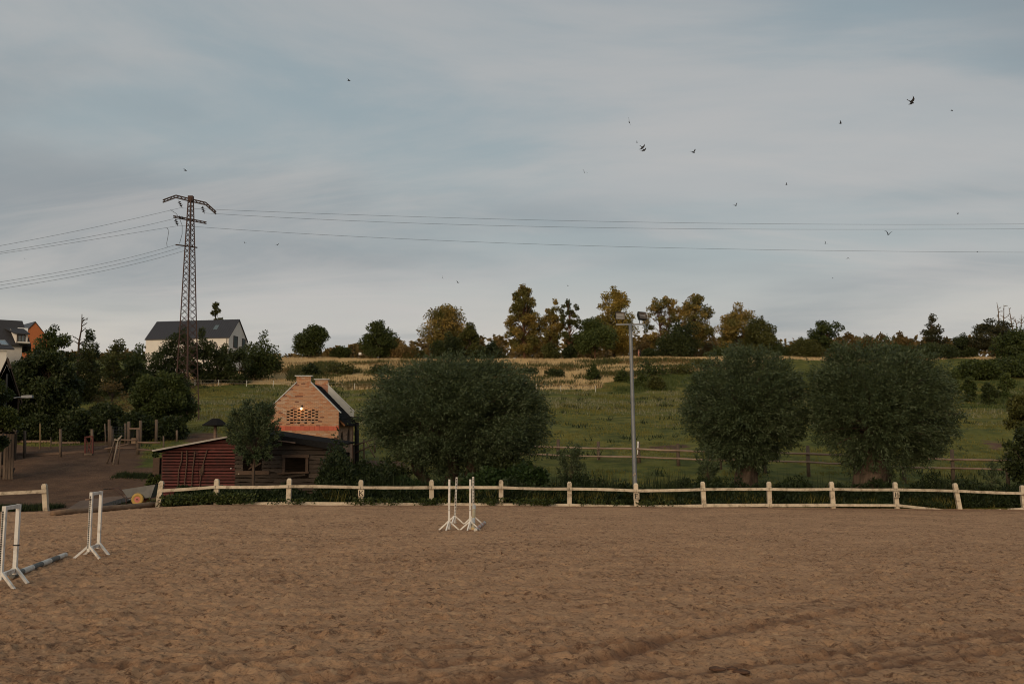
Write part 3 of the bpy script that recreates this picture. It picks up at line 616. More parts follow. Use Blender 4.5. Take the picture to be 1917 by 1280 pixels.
# right
bush('green hedge bush on the slope at the right edge', 1786, 1866, 668, 168, LEAF_GREEN, 6500, leaf=.42, nclump=44)
bush('long green hedge bush running out at the right edge', 1846, 1960, 664, 170, LEAF_GREEN, 8500, leaf=.42, nclump=54)
bush('rounded green bush above the hedge at the right edge', 1852, 1950, 612, 190, LEAF_GREEN, 8000, leaf=.45, nclump=50)
bush('dark bush on the crest between the pine and the bare trunks', 1776, 1830, 622, 206, LEAF_DARK, 3200, leaf=.45)
bush('dark low bush at the foot of the layered pine', 1700, 1790, 640, 203, LEAF_DARK, 5200, leaf=.45, nclump=34)
bush('olive bush at the foot of the green oak', 1470, 1545, 634, 204, LEAF_OLIVE, 4600, leaf=.45, nclump=34)
bush('dark green tree-like bush with orange leaves at the right edge', 1882, 1975, 708, 60, LEAF_OLIVE, 9000, leaf=.26, nclump=44, rc=(.11, .19), crown0=.1)
bush('dark bush under the leafy branch at the right edge', 1872, 1960, 800, 57, LEAF_DARK, 5000, leaf=.24, nclump=34)
# on the crest
CR = ['low green bush left of the lone green tree', 'low brown bush left of the broad golden tree', 'low dark bush right of the broad golden tree', 'olive bush at the left foot of the broad golden tree', 'olive bush at the foot of the slim leaning golden tree', 'dark bush at the foot of the sparse orange-trunked tree', 'brown bush right of the floodlight pole', 'brown bush between ragged golden tree and split golden tree', 'low dark bush behind the two walkers', 'low green bush left of the split golden brown tree', 'low green bush at the right foot of the domed olive tree', 'low green bush under the row of birches', 'low dark bush at the foot of the yellow green conical tree']
for i, (a, b, r, lm) in enumerate(((620, 660, 648, LEAF_GREEN), (724, 786, 642, LEAF_RUST), (900, 952, 636, LEAF_DARK), (742, 800, 650, LEAF_OLIVE), (1010, 1052, 640, LEAF_OLIVE), (1050, 1082, 644, LEAF_DARK), (1186, 1236, 630, LEAF_RUST), (1300, 1356, 634, LEAF_RUST), (1196, 1240, 652, LEAF_DARK), (1320, 1372, 648, LEAF_GREEN), (1420, 1482, 640, LEAF_GREEN), (1640, 1712, 642, LEAF_GREEN), (876, 925, 648, LEAF_DARK))):
    bush(CR[i], a, b, r, 207 if r > 638 else 222, lm, 2600, 'low bushes under the crest trees', .45, nclump=22)
# on the dry slope and in the field
SL = ['green shrub at the right end of the dry grass, left of the lamp pole', 'green shrub just left of the lamp pole on the slope', 'tall green shrub right of the lamp pole on the slope', 'olive shrub beside the tall green shrub, before the middle willow', 'dark shrub in the dry grass above the electric fence end', 'dark shrub in the dry grass right of the widest willow', 'long olive shrub above the widest willow', 'dark shrub high in the dry grass over the widest willow', 'olive shrub in the dry grass above the brick chimney', 'dark shrub at the left shoulder of the widest willow', 'small dark shrub above the brick house gable', 'olive shrub behind the top left of the middle willow', 'light green shrub at the foot of the slope, by the lamp pole', 'low olive shrub at the foot of the slope right of the lamp pole', 'green shrub on the slope right of the largest willow', 'dark round shrub below the hedge at the right edge', 'light green shrub at the top right of the largest willow', 'light green shrub under the hedge at the right edge']
for i, (a, b, r, Yd, lm) in enumerate(((1098, 1124, 682, 162, LEAF_GREEN), (1150, 1182, 690, 160, LEAF_GREEN), (1176, 1252, 672, 168, LEAF_GREEN), (1240, 1300, 680, 172, LEAF_OLIVE), (1020, 1056, 690, 166, LEAF_DARK), (960, 1010, 688, 172, LEAF_DARK), (870, 960, 682, 176, LEAF_OLIVE), (830, 880, 678, 180, LEAF_DARK), (610, 668, 676, 172, LEAF_OLIVE), (690, 740, 680, 170, LEAF_DARK), (568, 600, 680, 166, LEAF_DARK), (1290, 1340, 672, 184, LEAF_OLIVE), (1182, 1215, 700, 150, LEAF_FRESH), (1206, 1246, 704, 148, LEAF_OLIVE), (1800, 1826, 705, 128, LEAF_GREEN), (1836, 1866, 716, 122, LEAF_DARK), (1772, 1800, 690, 140, LEAF_FRESH), (1868, 1900, 700, 130, LEAF_FRESH))):
    bush(SL[i], a, b, r, Yd, lm, 1600, 'shrubs on the grassy slope', .36, nclump=18, form='dome')
# nettles and elder under the widest willow
EL = ['dark elder bush between shed and brick house wall', 'dark elder bush behind the fence post with the letter K', 'dark elder bush left of the widest willow trunk', 'green elder bush close behind the fence, left of the middle jump stands', 'green elder bush right behind the middle jump stands', 'large green elder bush under the right side of the widest willow', 'dark elder bush behind the others, under the right half of the widest willow']
for i, (a, b, r, Yd, lm, nl) in enumerate(((596, 662, 868, 51.5, LEAF_DARK, 5200), (640, 720, 862, 54.0, LEAF_DARK, 5200), (690, 770, 866, 55.0, LEAF_DARK, 6000), (730, 790, 890, 51.5, LEAF_GREEN, 4600), (868, 960, 872, 52.0, LEAF_GREEN, 6500), (935, 1024, 862, 52.4, LEAF_GREEN, 6500), (880, 1010, 842, 54.2, LEAF_DARK, 8500))):
    bush(EL[i], a, b, r, Yd, LEAF_ELDER if lm is LEAF_GREEN else lm, nl, 'elder bushes under the widest willow', .24, nclump=40)

# ------------------------------------------------------------------ far wood, grass, weeds (uncountable)
def far_wood():
    n = 760; V = []; Fs = []; Tn = []; o = 0
    x = rng.uniform(-190, 190, n); y = rng.uniform(246, 330, n)
    for i in range(n):
        px = photo_px(x[i], y[i]); row = np.interp(px, [-200, 0, 540, 600, 720, 900, 960, 1300, 1450, 1600, 2200], [664, 660, 668, 656, 640, 632, 632, 634, 640, 636, 636]) + rng.uniform(-5, 9)
        H = at(px, row, y[i])[2] - G(x[i], y[i])
        if H < 1.5: continue
        m = 150; t = rng.uniform(.0, 1, m) ** 1.2; w = (1.05 - t) * min(H, 9) * .2 + .3; a = rng.uniform(0, 6.28, m)
        P = np.stack([x[i] + np.cos(a) * w * rng.uniform(.2, 1, m), y[i] + np.sin(a) * w, G(x[i], y[i]) + t * H], -1)
        D = np.stack([np.cos(a), np.sin(a), rng.uniform(-.2, 1.2, m)], -1); D /= np.linalg.norm(D, axis=1, keepdims=True)
        v, f = leaf_quads(P, D, rng.uniform(.8, 1.7, m), .85); V.append(v); Fs.append(f + o); o += len(v); Tn.append(np.clip(rng.uniform(0, 1) * .6 + rng.uniform(0, .4, m), 0, 1))
    npmesh('far_wood', np.concatenate(V), np.concatenate(Fs), LEAF_RUST, tint=np.concatenate(Tn), kind='stuff')['label'] = 'brown distant wood beyond the hill crest'
far_wood()
def blades(name, x, y, h, w, m, nb, label, lean=.35, tnt=None, z=None):
    n = len(x); x = np.repeat(x, nb); y = np.repeat(y, nb); h = np.repeat(h, nb) * rng.uniform(.55, 1.15, n * nb); w_ = np.repeat(np.broadcast_to(w, (n,)), nb)
    x = x + rng.normal(0, 1, n * nb) * w_ * 2.2; y = y + rng.normal(0, 1, n * nb) * w_ * 2.2
    z = gz(x, y) - .03
    a = rng.uniform(0, 6.283, n * nb); l = rng.uniform(-lean, lean, (n * nb, 2)) * h[:, None]
    ca, sa = np.cos(a) * w_ / 2, np.sin(a) * w_ / 2
    V = np.stack([np.stack([x - ca, y - sa, z], -1), np.stack([x + ca, y + sa, z], -1), np.stack([x + l[:, 0], y + l[:, 1], z + h], -1)], 1).reshape(-1, 3)
    t = np.repeat(tnt, nb) * .6 + rng.uniform(0, .4, n * nb) if tnt is not None else rng.uniform(0, 1, n * nb)
    o = npmesh(name, V, np.arange(len(V), dtype=np.int32).reshape(-1, 3), m, tint=t, kind='stuff'); o['label'] = label
def view_scatter(n, y0, y1, ex=6):
    y = np.sqrt(rng.uniform(y0 ** 2, y1 ** 2, n)); x = rng.uniform(-1, 1, n) * (y * .53 + ex); return x, y
DRY_BLADE = leafmat('dry_grass', (.50, .36, .17), (.86, .67, .40), rough=.8, trans=.42)
GREEN_BLADE = leafmat('meadow_grass', (.095, .100, .019), (.24, .205, .058), rough=.7, trans=.3)
WEED = leafmat('weed', (.010, .018, .006), (.034, .050, .014), rough=.6, trans=.2)
PALE_BLADE = leafmat('pale_seed_heads', (.13, .13, .06), (.30, .28, .17), rough=.8, trans=.3)
x, y = view_scatter(90000, 144, 232); k = rng.uniform(0, 1, len(x)) < dry_mask(x, y); k &= fbm(x / 9, y / 9, 41, 3) > .38; x, y = x[k], y[k]
blades('dry_grass', x, y, (.22 + .55 * fbm(x / 6, y / 6, 21, 3)), .085, DRY_BLADE, 3, 'tall straw coloured dry grass on the upper slope', tnt=fbm(x / 4, y / 4, 25, 3))
x, y = view_scatter(60000, 57, 160); k = (dry_mask(x, y) < .5) & (earth_mask(x, y) < .4) & (fbm(x / 5, y / 5, 43, 4) > .45); x, y = x[k], y[k]
blades('meadow_grass', x, y, .08 + .22 * fbm(x / 3, y / 3, 47, 3) ** 2 * 2, .06 + y * .0006, GREEN_BLADE, 3, 'short grazed meadow grass on the slope', tnt=fbm(x / 3, y / 3, 49, 3))
x, y = view_scatter(26000, 95, 150); px = photo_px(x, y); k = (fbm(x / 8, y / 4, 53, 3) > .54) & (dry_mask(x, y) < .4) & (earth_mask(x, y) < .3); x, y = x[k], y[k]
blades('pale_flowering_grass', x, y, .25 + .3 * fbm(x / 3, y / 3, 47, 2), .09, PALE_BLADE, 2, 'pale flowering grass patches on the meadow')
x, y = view_scatter(9000, 60, 150); k = (fbm(x / 3.2, y / 3.2, 57, 2) > .70) & (earth_mask(x, y) < .3); x, y = x[k], y[k]
blades('weed_clumps', x, y, .3 + .35 * rng.uniform(0, 1, len(x)), .10, WEED, 6, 'dark clumps of weeds dotted over the meadow', lean=.6)
x, y = view_scatter(60000, 150, 200); px = photo_px(x, y); k = (fbm(x / 9, y / 5, 63, 3) > np.where(y < 177, .515, .58)) & (dry_mask(x, y) > .4) & (px > 540) & (px < 1330) & (y < 192); x, y = x[k], y[k]
blades('scrub', x, y, .5 + .8 * fbm(x / 5, y / 5, 65, 2), .16, LEAF_OLIVE, 3, 'dark scrub patches on the dry slope', lean=.6)
x, y = view_scatter(50000, 146, 190); px = photo_px(x, y); k = (fbm(x / 8, y / 4, 163, 3) > .57) & (dry_mask(x, y) > .4) & (px > 500); x, y = x[k], y[k]
blades('rusty_weeds', x, y, .4 + .6 * fbm(x / 5, y / 5, 165, 2), .13, LEAF_RUST, 2, 'rusty brown weed patches on the dry slope', lean=.5)
x, y = view_scatter(60000, 112, 188); px = photo_px(x, y); k = (fbm(x / 7, y / 4, 263, 3) > .50) & (px > 1150) & (y > np.interp(px, [1150, 1300, 1700, 1800, 1920], [142, 134, 128, 116, 112])) & (y < np.interp(px, [1150, 1300, 1500, 1920], [158, 172, 180, 160])); x, y = x[k], y[k]
blades('green_scrub', x, y, (.3 + 1.1 * fbm(x / 4, y / 4, 265, 2) ** 2 * 2) * .55, .10, LEAF_FRESH, 4, 'fresh green scrub on the slope at the right', lean=.6)
# rank weeds in the ditch behind the arena fence
def ditch(n, x0, x1, dy0, dy1, h, nm, lb, seed):
    x = rng.uniform(x0, x1, n); y = yf(x) + rng.uniform(dy0, dy1, n); z = gz(x, y)
    hh = h * (.2 + 1.9 * fbm(x / 1.1, y / 1.0, seed, 3) ** 1.8) * sst(dy0 - .4, dy0 + .9, y - yf(x) + 0 * x)
    nl = 12; X_ = np.repeat(x, nl); Y_ = np.repeat(y, nl); u = rng.uniform(0, 1, n * nl) ** .8
    P = np.stack([X_ + rng.normal(0, .06, n * nl), Y_ + rng.normal(0, .06, n * nl), np.repeat(z, nl) + u * np.repeat(hh, nl)], -1)
    D = rnd_dirs(n * nl) * .8 + np.array([0, 0, .6]); D /= np.linalg.norm(D, axis=1, keepdims=True)
    ln = rng.uniform(.10, .24, n * nl); V, Fq = leaf_quads(P, D, ln, ln * .42)
    npmesh(nm, V, Fq, WEED, tint=np.clip(np.repeat(fbm(x / 1.5, y / 1.5, seed + 5, 2), nl) * .5 + rng.uniform(0, .5, n * nl), 0, 1), kind='stuff')['label'] = lb
ditch(9000, -9, 32, .25, 3.4, 1.0, 'ditch_weeds', 'dark rank weeds in the ditch behind the arena fence', 71)
ditch(3200, -16.2, -9, .15, 2.6, .55, 'shed_weeds', 'low green weeds along the foot of the shed', 73)
ditch(1500, -9.6, -6.2, .9, 5.2, 2.0, 'nettles', 'tall dark nettles beside the brick house', 79)
def creepers():
    n = 520; cx = rng.uniform(-16, 8, 30); ci = rng.integers(0, 30, n); x = cx[ci] + rng.normal(0, .3, n); x = np.where(rng.uniform(0, 1, n) < .35, rng.uniform(-16, -12, n), x)
    y = yf(x) - rng.uniform(.02, .55, n) ** 1.0; nl = 9
    P = np.stack([np.repeat(x, nl) + rng.normal(0, .09, n * nl), np.repeat(y, nl) + rng.normal(0, .06, n * nl), np.repeat(gz(x, y), nl) + rng.uniform(.02, .28, n * nl) * np.where(np.repeat(x, nl) < -12, 1.7, 1)], -1)
    D = rnd_dirs(n * nl) + np.array([0, 0, .3]); D /= np.linalg.norm(D, axis=1, keepdims=True)
    ln = rng.uniform(.07, .16, n * nl); V, Fq = leaf_quads(P, D, ln, ln * .6)
    npmesh('creeping_weeds', V, Fq, LEAF_GREEN, tint=rng.uniform(0, 1, n * nl), kind='stuff')['label'] = 'small creeping weeds along the kick board'
creepers()
x = rng.uniform(-9, 33, 7000); y = yf(x) + rng.uniform(.3, 4.5, 7000); k = fbm(x / 1.4, y / 1.4, 311, 3) > .47; x, y = x[k], y[k]
blades('ditch_grass', x, y, .25 + .75 * fbm(x / 2.2, y / 2.2, 313, 3), .03, GREEN_BLADE, 5, 'uneven long grass among the ditch weeds', lean=.45)
for nm_, cx_, w_, n_ in (('tall_ditch_stalks', 8.2, .9, 160), ('tall_ditch_stalks', 5.0, .5, 60), ('tall_ditch_stalks', 3.2, .8, 60), ('tall_ditch_stalks', 24.5, 1.0, 120), ('tall_ditch_stalks', -6.6, 1.2, 120), ('tall_ditch_stalks', 15.5, 1.5, 60)):
    x = rng.normal(cx_, w_, n_); y = yf(x) + rng.uniform(1.0, 3.5, n_)
    blades(nm_, x, y, rng.uniform(.9, 1.9, n_), .05, WEED, 5, 'tall dark stalks standing out of the ditch weeds', lean=.12)
x = rng.uniform(-19.5, -13, 5000); y = rng.uniform(47.8, 64, 5000)
k = (np.exp(-((x + 17.2) / 1.6) ** 2 - ((y - 48.8) / 1.0) ** 2) + np.exp(-((x + 20.5) / 1.6) ** 2 - ((y - 59) / .8) ** 2)) > rng.uniform(0, 1, 5000); x, y = x[k], y[k]
x2 = rng.uniform(-29, -21.5, 3500); y2 = yf(x2) + rng.uniform(.3, 2.6, 3500)
x3 = rng.uniform(-24, -18.3, 1500); y3 = 60.3 + (x3 + 21) * -.25 + rng.normal(0, .35, 1500)
x = np.concatenate([x, x2, x3]); y = np.concatenate([y, y2, y3])
blades('yard_grass', x, y, .12 + .22 * rng.uniform(0, 1, len(x)), .035, WEED, 5, 'strips of green grass around the yard', lean=.5)
# ------------------------------------------------------------------ materials of built things
WHITE_WOOD = mat('weathered_white_wood', (.60, .52, .40), (.45, .37, .27), 4, (1, 1, 1), .85, .2, bump=.45, bscale=22, dirt=(.15, .115, .075), rnd=.22, dscale=2.6)
WHITE_PAINT = mat('white_paint', (.72, .70, .66), (.60, .57, .52), 5, rough=.55, spec=.3, dirt=(.30, .23, .17), dscale=3.)
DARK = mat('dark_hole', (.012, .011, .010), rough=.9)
BLACK_INK = mat('black_ink', (.022, .02, .018), rough=.7)
RED_WOOD = mat('red_board', (.118, .033, .028), (.056, .019, .017), 3.5, (1, 1, 7), .8, .2, bump=.6, bscale=16, dirt=(.05, .026, .022), rnd=.7)
GREY_WOOD = mat('grey_board', (.082, .063, .050), (.036, .029, .024), 3, (.6, .6, 8), .9, .15, bump=.8, bscale=14, rnd=.5)
FRAME_WOOD = mat('window_timber', (.115, .075, .053), (.07, .048, .036), 4, (1, 1, 4), .85, .15, bump=.6, rnd=.3)
POST_WOOD = mat('post_timber', (.17, .125, .092), (.105, .078, .058), 5, (1, 1, .4), .9, .15, bump=.7, rnd=.4)
RAIL_WOOD = mat('rail_timber', (.25, .17, .125), (.15, .10, .075), 3, (.5, 1, 3), .9, .15, bump=.6, rnd=.35)
LOG_WOOD = mat('log_timber', (.26, .17, .105), (.16, .105, .07), 3, (1, 1, 3), .9, .15, bump=.5)
FELT = mat('roofing_felt', (.012, .012, .012), (.020, .019, .019), 9, rough=.95, spec=.05, bump=.5, bscale=40)
METAL_EDGE = mat('grey_metal_edge', (.30, .315, .33), (.22, .235, .25), 4, rough=.4, spec=.5, metal=.6)
GALV = mat('galvanised_steel', (.34, .36, .37), (.26, .275, .285), 3, rough=.42, spec=.5, metal=.75, bump=.1)
RUST = mat('rusty_red_steel', (.085, .043, .034), (.048, .030, .025), 8, rough=.75, spec=.3, bump=.2)
WIRE = mat('wire', (.035, .037, .04), rough=.5, spec=.4)
INSUL = mat('brown_ceramic', (.035, .018, .014), rough=.3, spec=.5)

# ------------------------------------------------------------------ arena fence
def fence_post(mb, base, top, w=.215, d=.20):
    """square beam with a chamfered head and a saw kerf below it"""
    b = Vector(base); t = Vector(top); ax = (t - b).normalized(); h = (t - b).length
    mb.beam(b - ax * .35, b + ax * (h - .235), w, d, (0, 1, 0))
    mb.beam(b + ax * (h - .235), b + ax * (h - .222), w * .90, d * .90, (0, 1, 0))
    mb.beam(b + ax * (h - .222), b + ax * (h - .085), w, d, (0, 1, 0))
    mb.beam(b + ax * (h - .085), b + ax * h, w, d, (0, 1, 0), taper=.58)
def fence_pt(px, row):
    d = at(px, row, 50.0); k = (d[0]) / 50.0             # solve for the fence line in this column
    Y = 49.05 / (1 - .145 * k); return at(px, row, Y)
def letter_sign(parent, px, row, ch):
    c = fence_pt(px, row); Y = c[1] - .20
    c = at(px, row, Y); s = MB(); s.box(c, (.29, .035, .30)); p = s.build('letter_sign', WHITE_WOOD, parent, label='square white plate with black letter ' + ch)
    l = MB(); x, z = c[0], c[2]; y = Y - .022; t = .022; q = .008
    def bar(x0, z0, x1, z1, th): l.beam((x + x0 * 1.3, y, z + z0 * 1.3), (x + x1 * 1.3, y, z + z1 * 1.3), th * 1.25, q, (0, 1, 0))
    if ch == 'K':
        bar(-.055, -.085, -.055, .085, .028); bar(-.045, -.005, .065, .085, .02); bar(-.03, .012, .072, -.085, .028)
        bar(-.082, .085, -.028, .085, .012); bar(-.082, -.085, -.028, -.085, .012); bar(.04, .087, .088, .087, .012); bar(.046, -.087, .094, -.087, .012)
    if ch == 'E':
        bar(-.045, -.085, -.045, .085, .03); bar(-.075, .082, .062, .082, .016); bar(-.075, -.082, .068, -.082, .016); bar(-.045, .002, .035, .002, .016); bar(.058, .082, .058, .05, .012); bar(.063, -.082, .063, -.045, .012)
    if ch == 'H':
        for s_ in (-1, 1): bar(.05 * s_, -.085, .05 * s_, .085, .028); bar(.05 * s_ - .026, .085, .05 * s_ + .026, .085, .012); bar(.05 * s_ - .026, -.085, .05 * s_ + .026, -.085, .012)
        bar(-.05, 0, .05, 0, .016)
    l.build('letter', BLACK_INK, p)
def arena_fence():
    c0 = fence_pt(1000, 945)
    t = thing('arena_fence', 'long weathered white post and rail fence along the far side of the sand arena', 'fence', (c0[0], c0[1], 0))
    posts = [(296, 303, 900, 948), (405, 406, 896, 942), (540, 542, 895, 940), (676, 676, 898, 943), (808, 808, 898, 944), (938, 938, 898, 944), (1066, 1066, 901, 945), (1191, 1190, 904, 947), (1318, 1315, 901, 949), (1441, 1439, 901, 950), (1560, 1556, 901, 951), (1679, 1675, 902, 951), (1797, 1787, 904, 955), (1917, 1913, 908, 953), (2038, 2035, 911, 956)]
    for b, tp, rt, rb in posts:
        B = fence_pt(b, rb); Tt = at(tp, rt, B[1]); m = MB(); fence_post(m, B, Tt); m.build('post', WHITE_WOOD, t)
    rails = [(303, 918), (405, 911), (541, 910), (676, 912), (808, 912), (938, 912), (1066, 914.5), (1190, 918), (1316, 915.5), (1439, 915), (1556, 915), (1676, 916), (1790, 918.5), (1915, 923), (2037, 926)]
    for (p0, r0), (p1, r1) in zip(rails[:-1], rails[1:]):
        a = fence_pt(p0, r0); b = fence_pt(p1, r1); a[1] -= .15; b[1] -= .15
        d = (b - a) / np.linalg.norm(b - a); m = MB(); n = 6; a = a + d * .012; b = b - d * .012
        sag = random.uniform(-.02, .03); w = [random.uniform(.125, .145) for _ in range(n + 1)]
        for i in range(n):                                                # hewn rail, slightly uneven
            f0, f1 = i / n, (i + 1) / n
            q0 = a + (b - a) * f0 - np.array([0, 0, sag * math.sin(f0 * 3.14)]); q1 = a + (b - a) * f1 - np.array([0, 0, sag * math.sin(f1 * 3.14)])
            m.beam(q0, q1, .075, w[i], taper=w[i + 1] / w[i])
        m.build('rail', WHITE_WOOD, t)
    boards = [(436, 944, 541, 941.5), (541, 941.5, 676, 943), (676, 943, 808, 944), (808, 944, 938, 944.5), (938, 944.5, 1066, 945.5), (1066, 945.5, 1190, 948.5), (1190, 948.5, 1316, 946.5), (1316, 945.5, 1439, 945), (1439, 945.5, 1556, 945), (1556, 945, 1676, 945.5), (1676, 945, 1780, 956.5), (1832, 958, 1872, 954.5), (1884, 953.5, 1940, 950.5), (1940, 951, 2036, 954)]
    for i, (p0, r0, p1, r1) in enumerate(boards):
        a = fence_pt(p0, r0); b = fence_pt(p1, r1); a[1] -= .12; b[1] -= .12; d = (b - a) / np.linalg.norm(b - a)
        m = MB(); m.beam(a + d * .01, b - d * .01, .05, .16 if i < 9 else .13)
        m.build('kick_board', WHITE_WOOD, t, label='loose kick board sagging into the sand' if i == 10 else None)
    letter_sign(t, 676, 922.5, 'K'); letter_sign(t, 1191.5, 928.5, 'E'); letter_sign(t, 1678.5, 925.5, 'H')
    m = MB()
    for zz in (.78, .88, 1.0):                                            # wire wound round the end post
        c = fence_pt(301, 948); m.box((c[0] + .03, c[1], c[2] + zz), (.24, .225, .014))
    m.build('wire_binding', BLACK_INK, t, kind='stuff')
    # short return beyond the gateway
    c0 = fence_pt(84, 953); t = thing('arena_fence', 'short end of white fence left of the gateway, behind the nearest jump stand', 'fence', (c0[0], c0[1], 0))
    for b, tp, rt, rb in ((86, 83, 905, 953), (-52, -55, 909, 958)):
        B = fence_pt(b, rb); m = MB(); fence_post(m, B, at(tp, rt, B[1])); m.build('post', WHITE_WOOD, t)
    a = fence_pt(-54, 926); b = fence_pt(90, 919); a[1] -= .15; b[1] -= .15; m = MB(); m.beam(a, b, .075, .15); m.build('rail', WHITE_WOOD, t)
    a = fence_pt(40, 961); b = fence_pt(92, 958); m = MB(); m.beam(a, b, .06, .10); m.build('kick_board', RAIL_WOOD, t, label='dark rotten board on the ground')
arena_fence()
# log lying across the gateway
a = np.array(at_g(98, 966)); b = np.array(at_g(298, 947)); n = 9; pts = []
for i in range(n):
    q = a + (b - a) * i / (n - 1); pts.append((q[0], q[1] + .12 * math.sin(i * .9), max(G(*q), 0) + .10 + .02 * math.sin(i * 2.1)))
m = MB(); m.tube(pts, [.12, .125, .13, .125, .13, .135, .13, .125, .11], 9)
tag(m.build('log', LOG_WOOD, smooth=True), 'long bare log lying across the gateway of the arena', 'log')
# paved strip leading out of the gateway
m = MB(); P = [at_g(*q) for q in ((120, 957), (215, 950), (285, 944), (276, 927), (208, 930), (150, 938))]
nn = len(P); v = [(x, y, G(x, y) + .03) for x, y in P]
m.add(v, [tuple(range(nn))]); m.build('path', mat('path', (.20, .14, .105), (.13, .09, .068), 2.5, rough=.95, spec=.1, bump=.5, coord='pos'), kind='structure')

# ------------------------------------------------------------------ jump stands and poles
def upright(mb, holes, x, y, h, z0=.0, face=-1, w=.075):
    mb.box((x, y, z0 + (h - z0) / 2), (w, w, h - z0))
    n = int((h - .18) / .05)
    for i in range(n): holes.box((x, y + face * (w / 2 + .002), z0 + .10 + i * (h - z0 - .18) / n), (.03, .006, .026))
def single_stand(label, px, rowb, Y, rtop, holes_front, group, lean=0):
    p = at(px, rowb, Y); x = p[0]; z = G(x, Y); h = at(px, rtop, Y)[2] - z
    t = thing('jump_stand', label, 'jump stand', (x, Y, z), 0, group)
    m = MB(); hb = MB(); n0 = .12
    m.beam((0, 0, .03), (lean, 0, h), .062, .062, (0, 1, 0)); m.build('upright', WHITE_PAINT, t, world=False)
    n = 26; f = -1 if holes_front else 1
    for i in range(n): k = .30 + (h - .36) * i / (n - 1); hb.box((lean * k / h, f * .034, k), (.034, .006, .03))
    hb.build('hole_row', BLACK_INK, t, world=False, kind='stuff')
    for dx, dy in ((-1, .12), (1, .12), (-.28 if holes_front else -.22, -1), (.1, 1)):
        l = MB(); s = .31; l.beam((dx * .025, dy * .03, .26), (dx * s, dy * s, .004), .04, .045); l.build('foot', WHITE_PAINT, t, world=False)
    if not holes_front:
        b = MB(); b.box((lean * .3, -.003, .62), (.068, .068, .012)); b.build('band', BLACK_INK, t, world=False)
    return t
CS = 'slim single post jump stands in the middle of the arena'
single_stand('slim white jump stand in the middle, near left of the four', 840.5, 989, 31.2, 897, False, CS)
single_stand('slim white jump stand in the middle, near right of the four', 880, 989, 31.2, 897, False, CS)
single_stand('slim white jump stand with hole row facing out, far left of the four', 851, 975, 34.0, 893, True, CS, lean=.06)
single_stand('slim white jump stand with hole row facing out, far right behind the raised pole', 886, 975, 34.0, 892, True, CS, lean=-.01)
def frame_stand(label, pf, rf, Yf, pr, Yr, rtop, topr):
    a = at(pf, rf, Yf); b = at(pr, rf, Yr); ax, bx = a[0], b[0]; z = G(ax, Yf); h = at(pf, rtop, Yf)[2] - z
    t = thing('jump_wing', label, 'jump stand', (ax, Yf, z), 0, 'white frame jump wings at the left')
    hb = MB(); d = Yr - Yf; dx = bx - ax
    for i, (x, y) in enumerate(((0, 0), (dx, d))):
        m = MB(); m.beam((x, y, .15), (x, y, h), .064, .064, (0, 1, 0)); m.build('upright', WHITE_PAINT, t, world=False)
        for s in (-1, 1):
            l = MB(); l.beam((x + s * .03, y - .02 * s, .26), (x + s * .29, y - .10, .002), .045, .045); l.build('foot', WHITE_PAINT, t, world=False)
    n = 28
    for i in range(n): hb.box((-.0335, .0, .24 + (h - .34) * i / (n - 1)), (.006, .036, .03)); hb.box((-.010, -.0335, .24 + (h - .34) * i / (n - 1)), (.026, .006, .03))
    hb.build('hole_row', BLACK_INK, t, world=False, kind='stuff')
    m = MB(); m.beam((0, .04, h - .035), (dx, d - .04, h - .035), .058, .065); m.build('top_bar', WHITE_PAINT, t, world=False)
    m = MB(); m.beam((0, .04, .22), (dx, d - .04, .22), .056, .065); m.build('bottom_bar', WHITE_PAINT, t, world=False)
    return t, h
t, h = frame_stand('white wooden frame jump wing standing alone, nearer the gateway', 166, 1030, 22.5, 184, 23.35, 921, 917)
m = MB(); m.beam((-.10, -.05, h - .16), (.01, -.05, h - .15), .07, .03); m.build('cup', RAIL_WOOD, t, world=False)
t, h = frame_stand('white wooden frame jump wing cut off by the left edge of the photo', 1, 1080, 17.2, 27, 18.0, 947, 941)
m = MB(); m.box((at(27, 1080, 18.)[0] - at(1, 1080, 17.2)[0], .8, .66), (.086, .086, .02)); m.build('band', BLACK_INK, t, world=False)
def striped_pole(label, a, b, r, cols, seg, lift=None):
    m = MB(); a = Vector(a); b = Vector(b); t = thing('jump_pole', label, 'jump pole', a)
    for i in range(seg):
        q = MB(); q.tube([a.lerp(b, i / seg), a.lerp(b, (i + 1) / seg)], r, 10); q.build('pole_section', cols[i % len(cols)], t, smooth=False)
GREY_PAINT = mat('grey_paint', (.085, .09, .085), (.13, .13, .12), 6, rough=.7, dirt=(.20, .15, .11)); OLD_WHITE = mat('scuffed_white', (.60, .57, .52), (.46, .42, .36), 8, rough=.6, dirt=(.30, .22, .16))
OLD_RED = mat('faded_red', (.42, .18, .14), (.48, .32, .26), 9, rough=.7); OLD_YELLOW = mat('faded_yellow', (.55, .38, .14), (.50, .42, .30), 7, rough=.7, dirt=(.30, .24, .18))
def gp(px, row, dz): x, y = at_g(px, row); return (x, y, G(x, y) + dz)
striped_pole('grey and white striped jump pole lying beside the cut-off jump wing', gp(22, 1082, .05), gp(122, 1043, .055), .056, [GREY_PAINT, OLD_WHITE], 6)
striped_pole('red and white jump pole lying on the sand by the middle stands', gp(890, 995, .05), gp(907, 981, .05), .055, [OLD_WHITE, OLD_RED], 7)
a = at(885.5, 991, 30.9); b = at(887.5, 946.5, 33.9); a[2] = G(a[0], a[1]) + .05
striped_pole('worn yellow and white jump pole with one end raised on a stand', a, b, .058, [OLD_YELLOW, OLD_WHITE, OLD_YELLOW], 5)
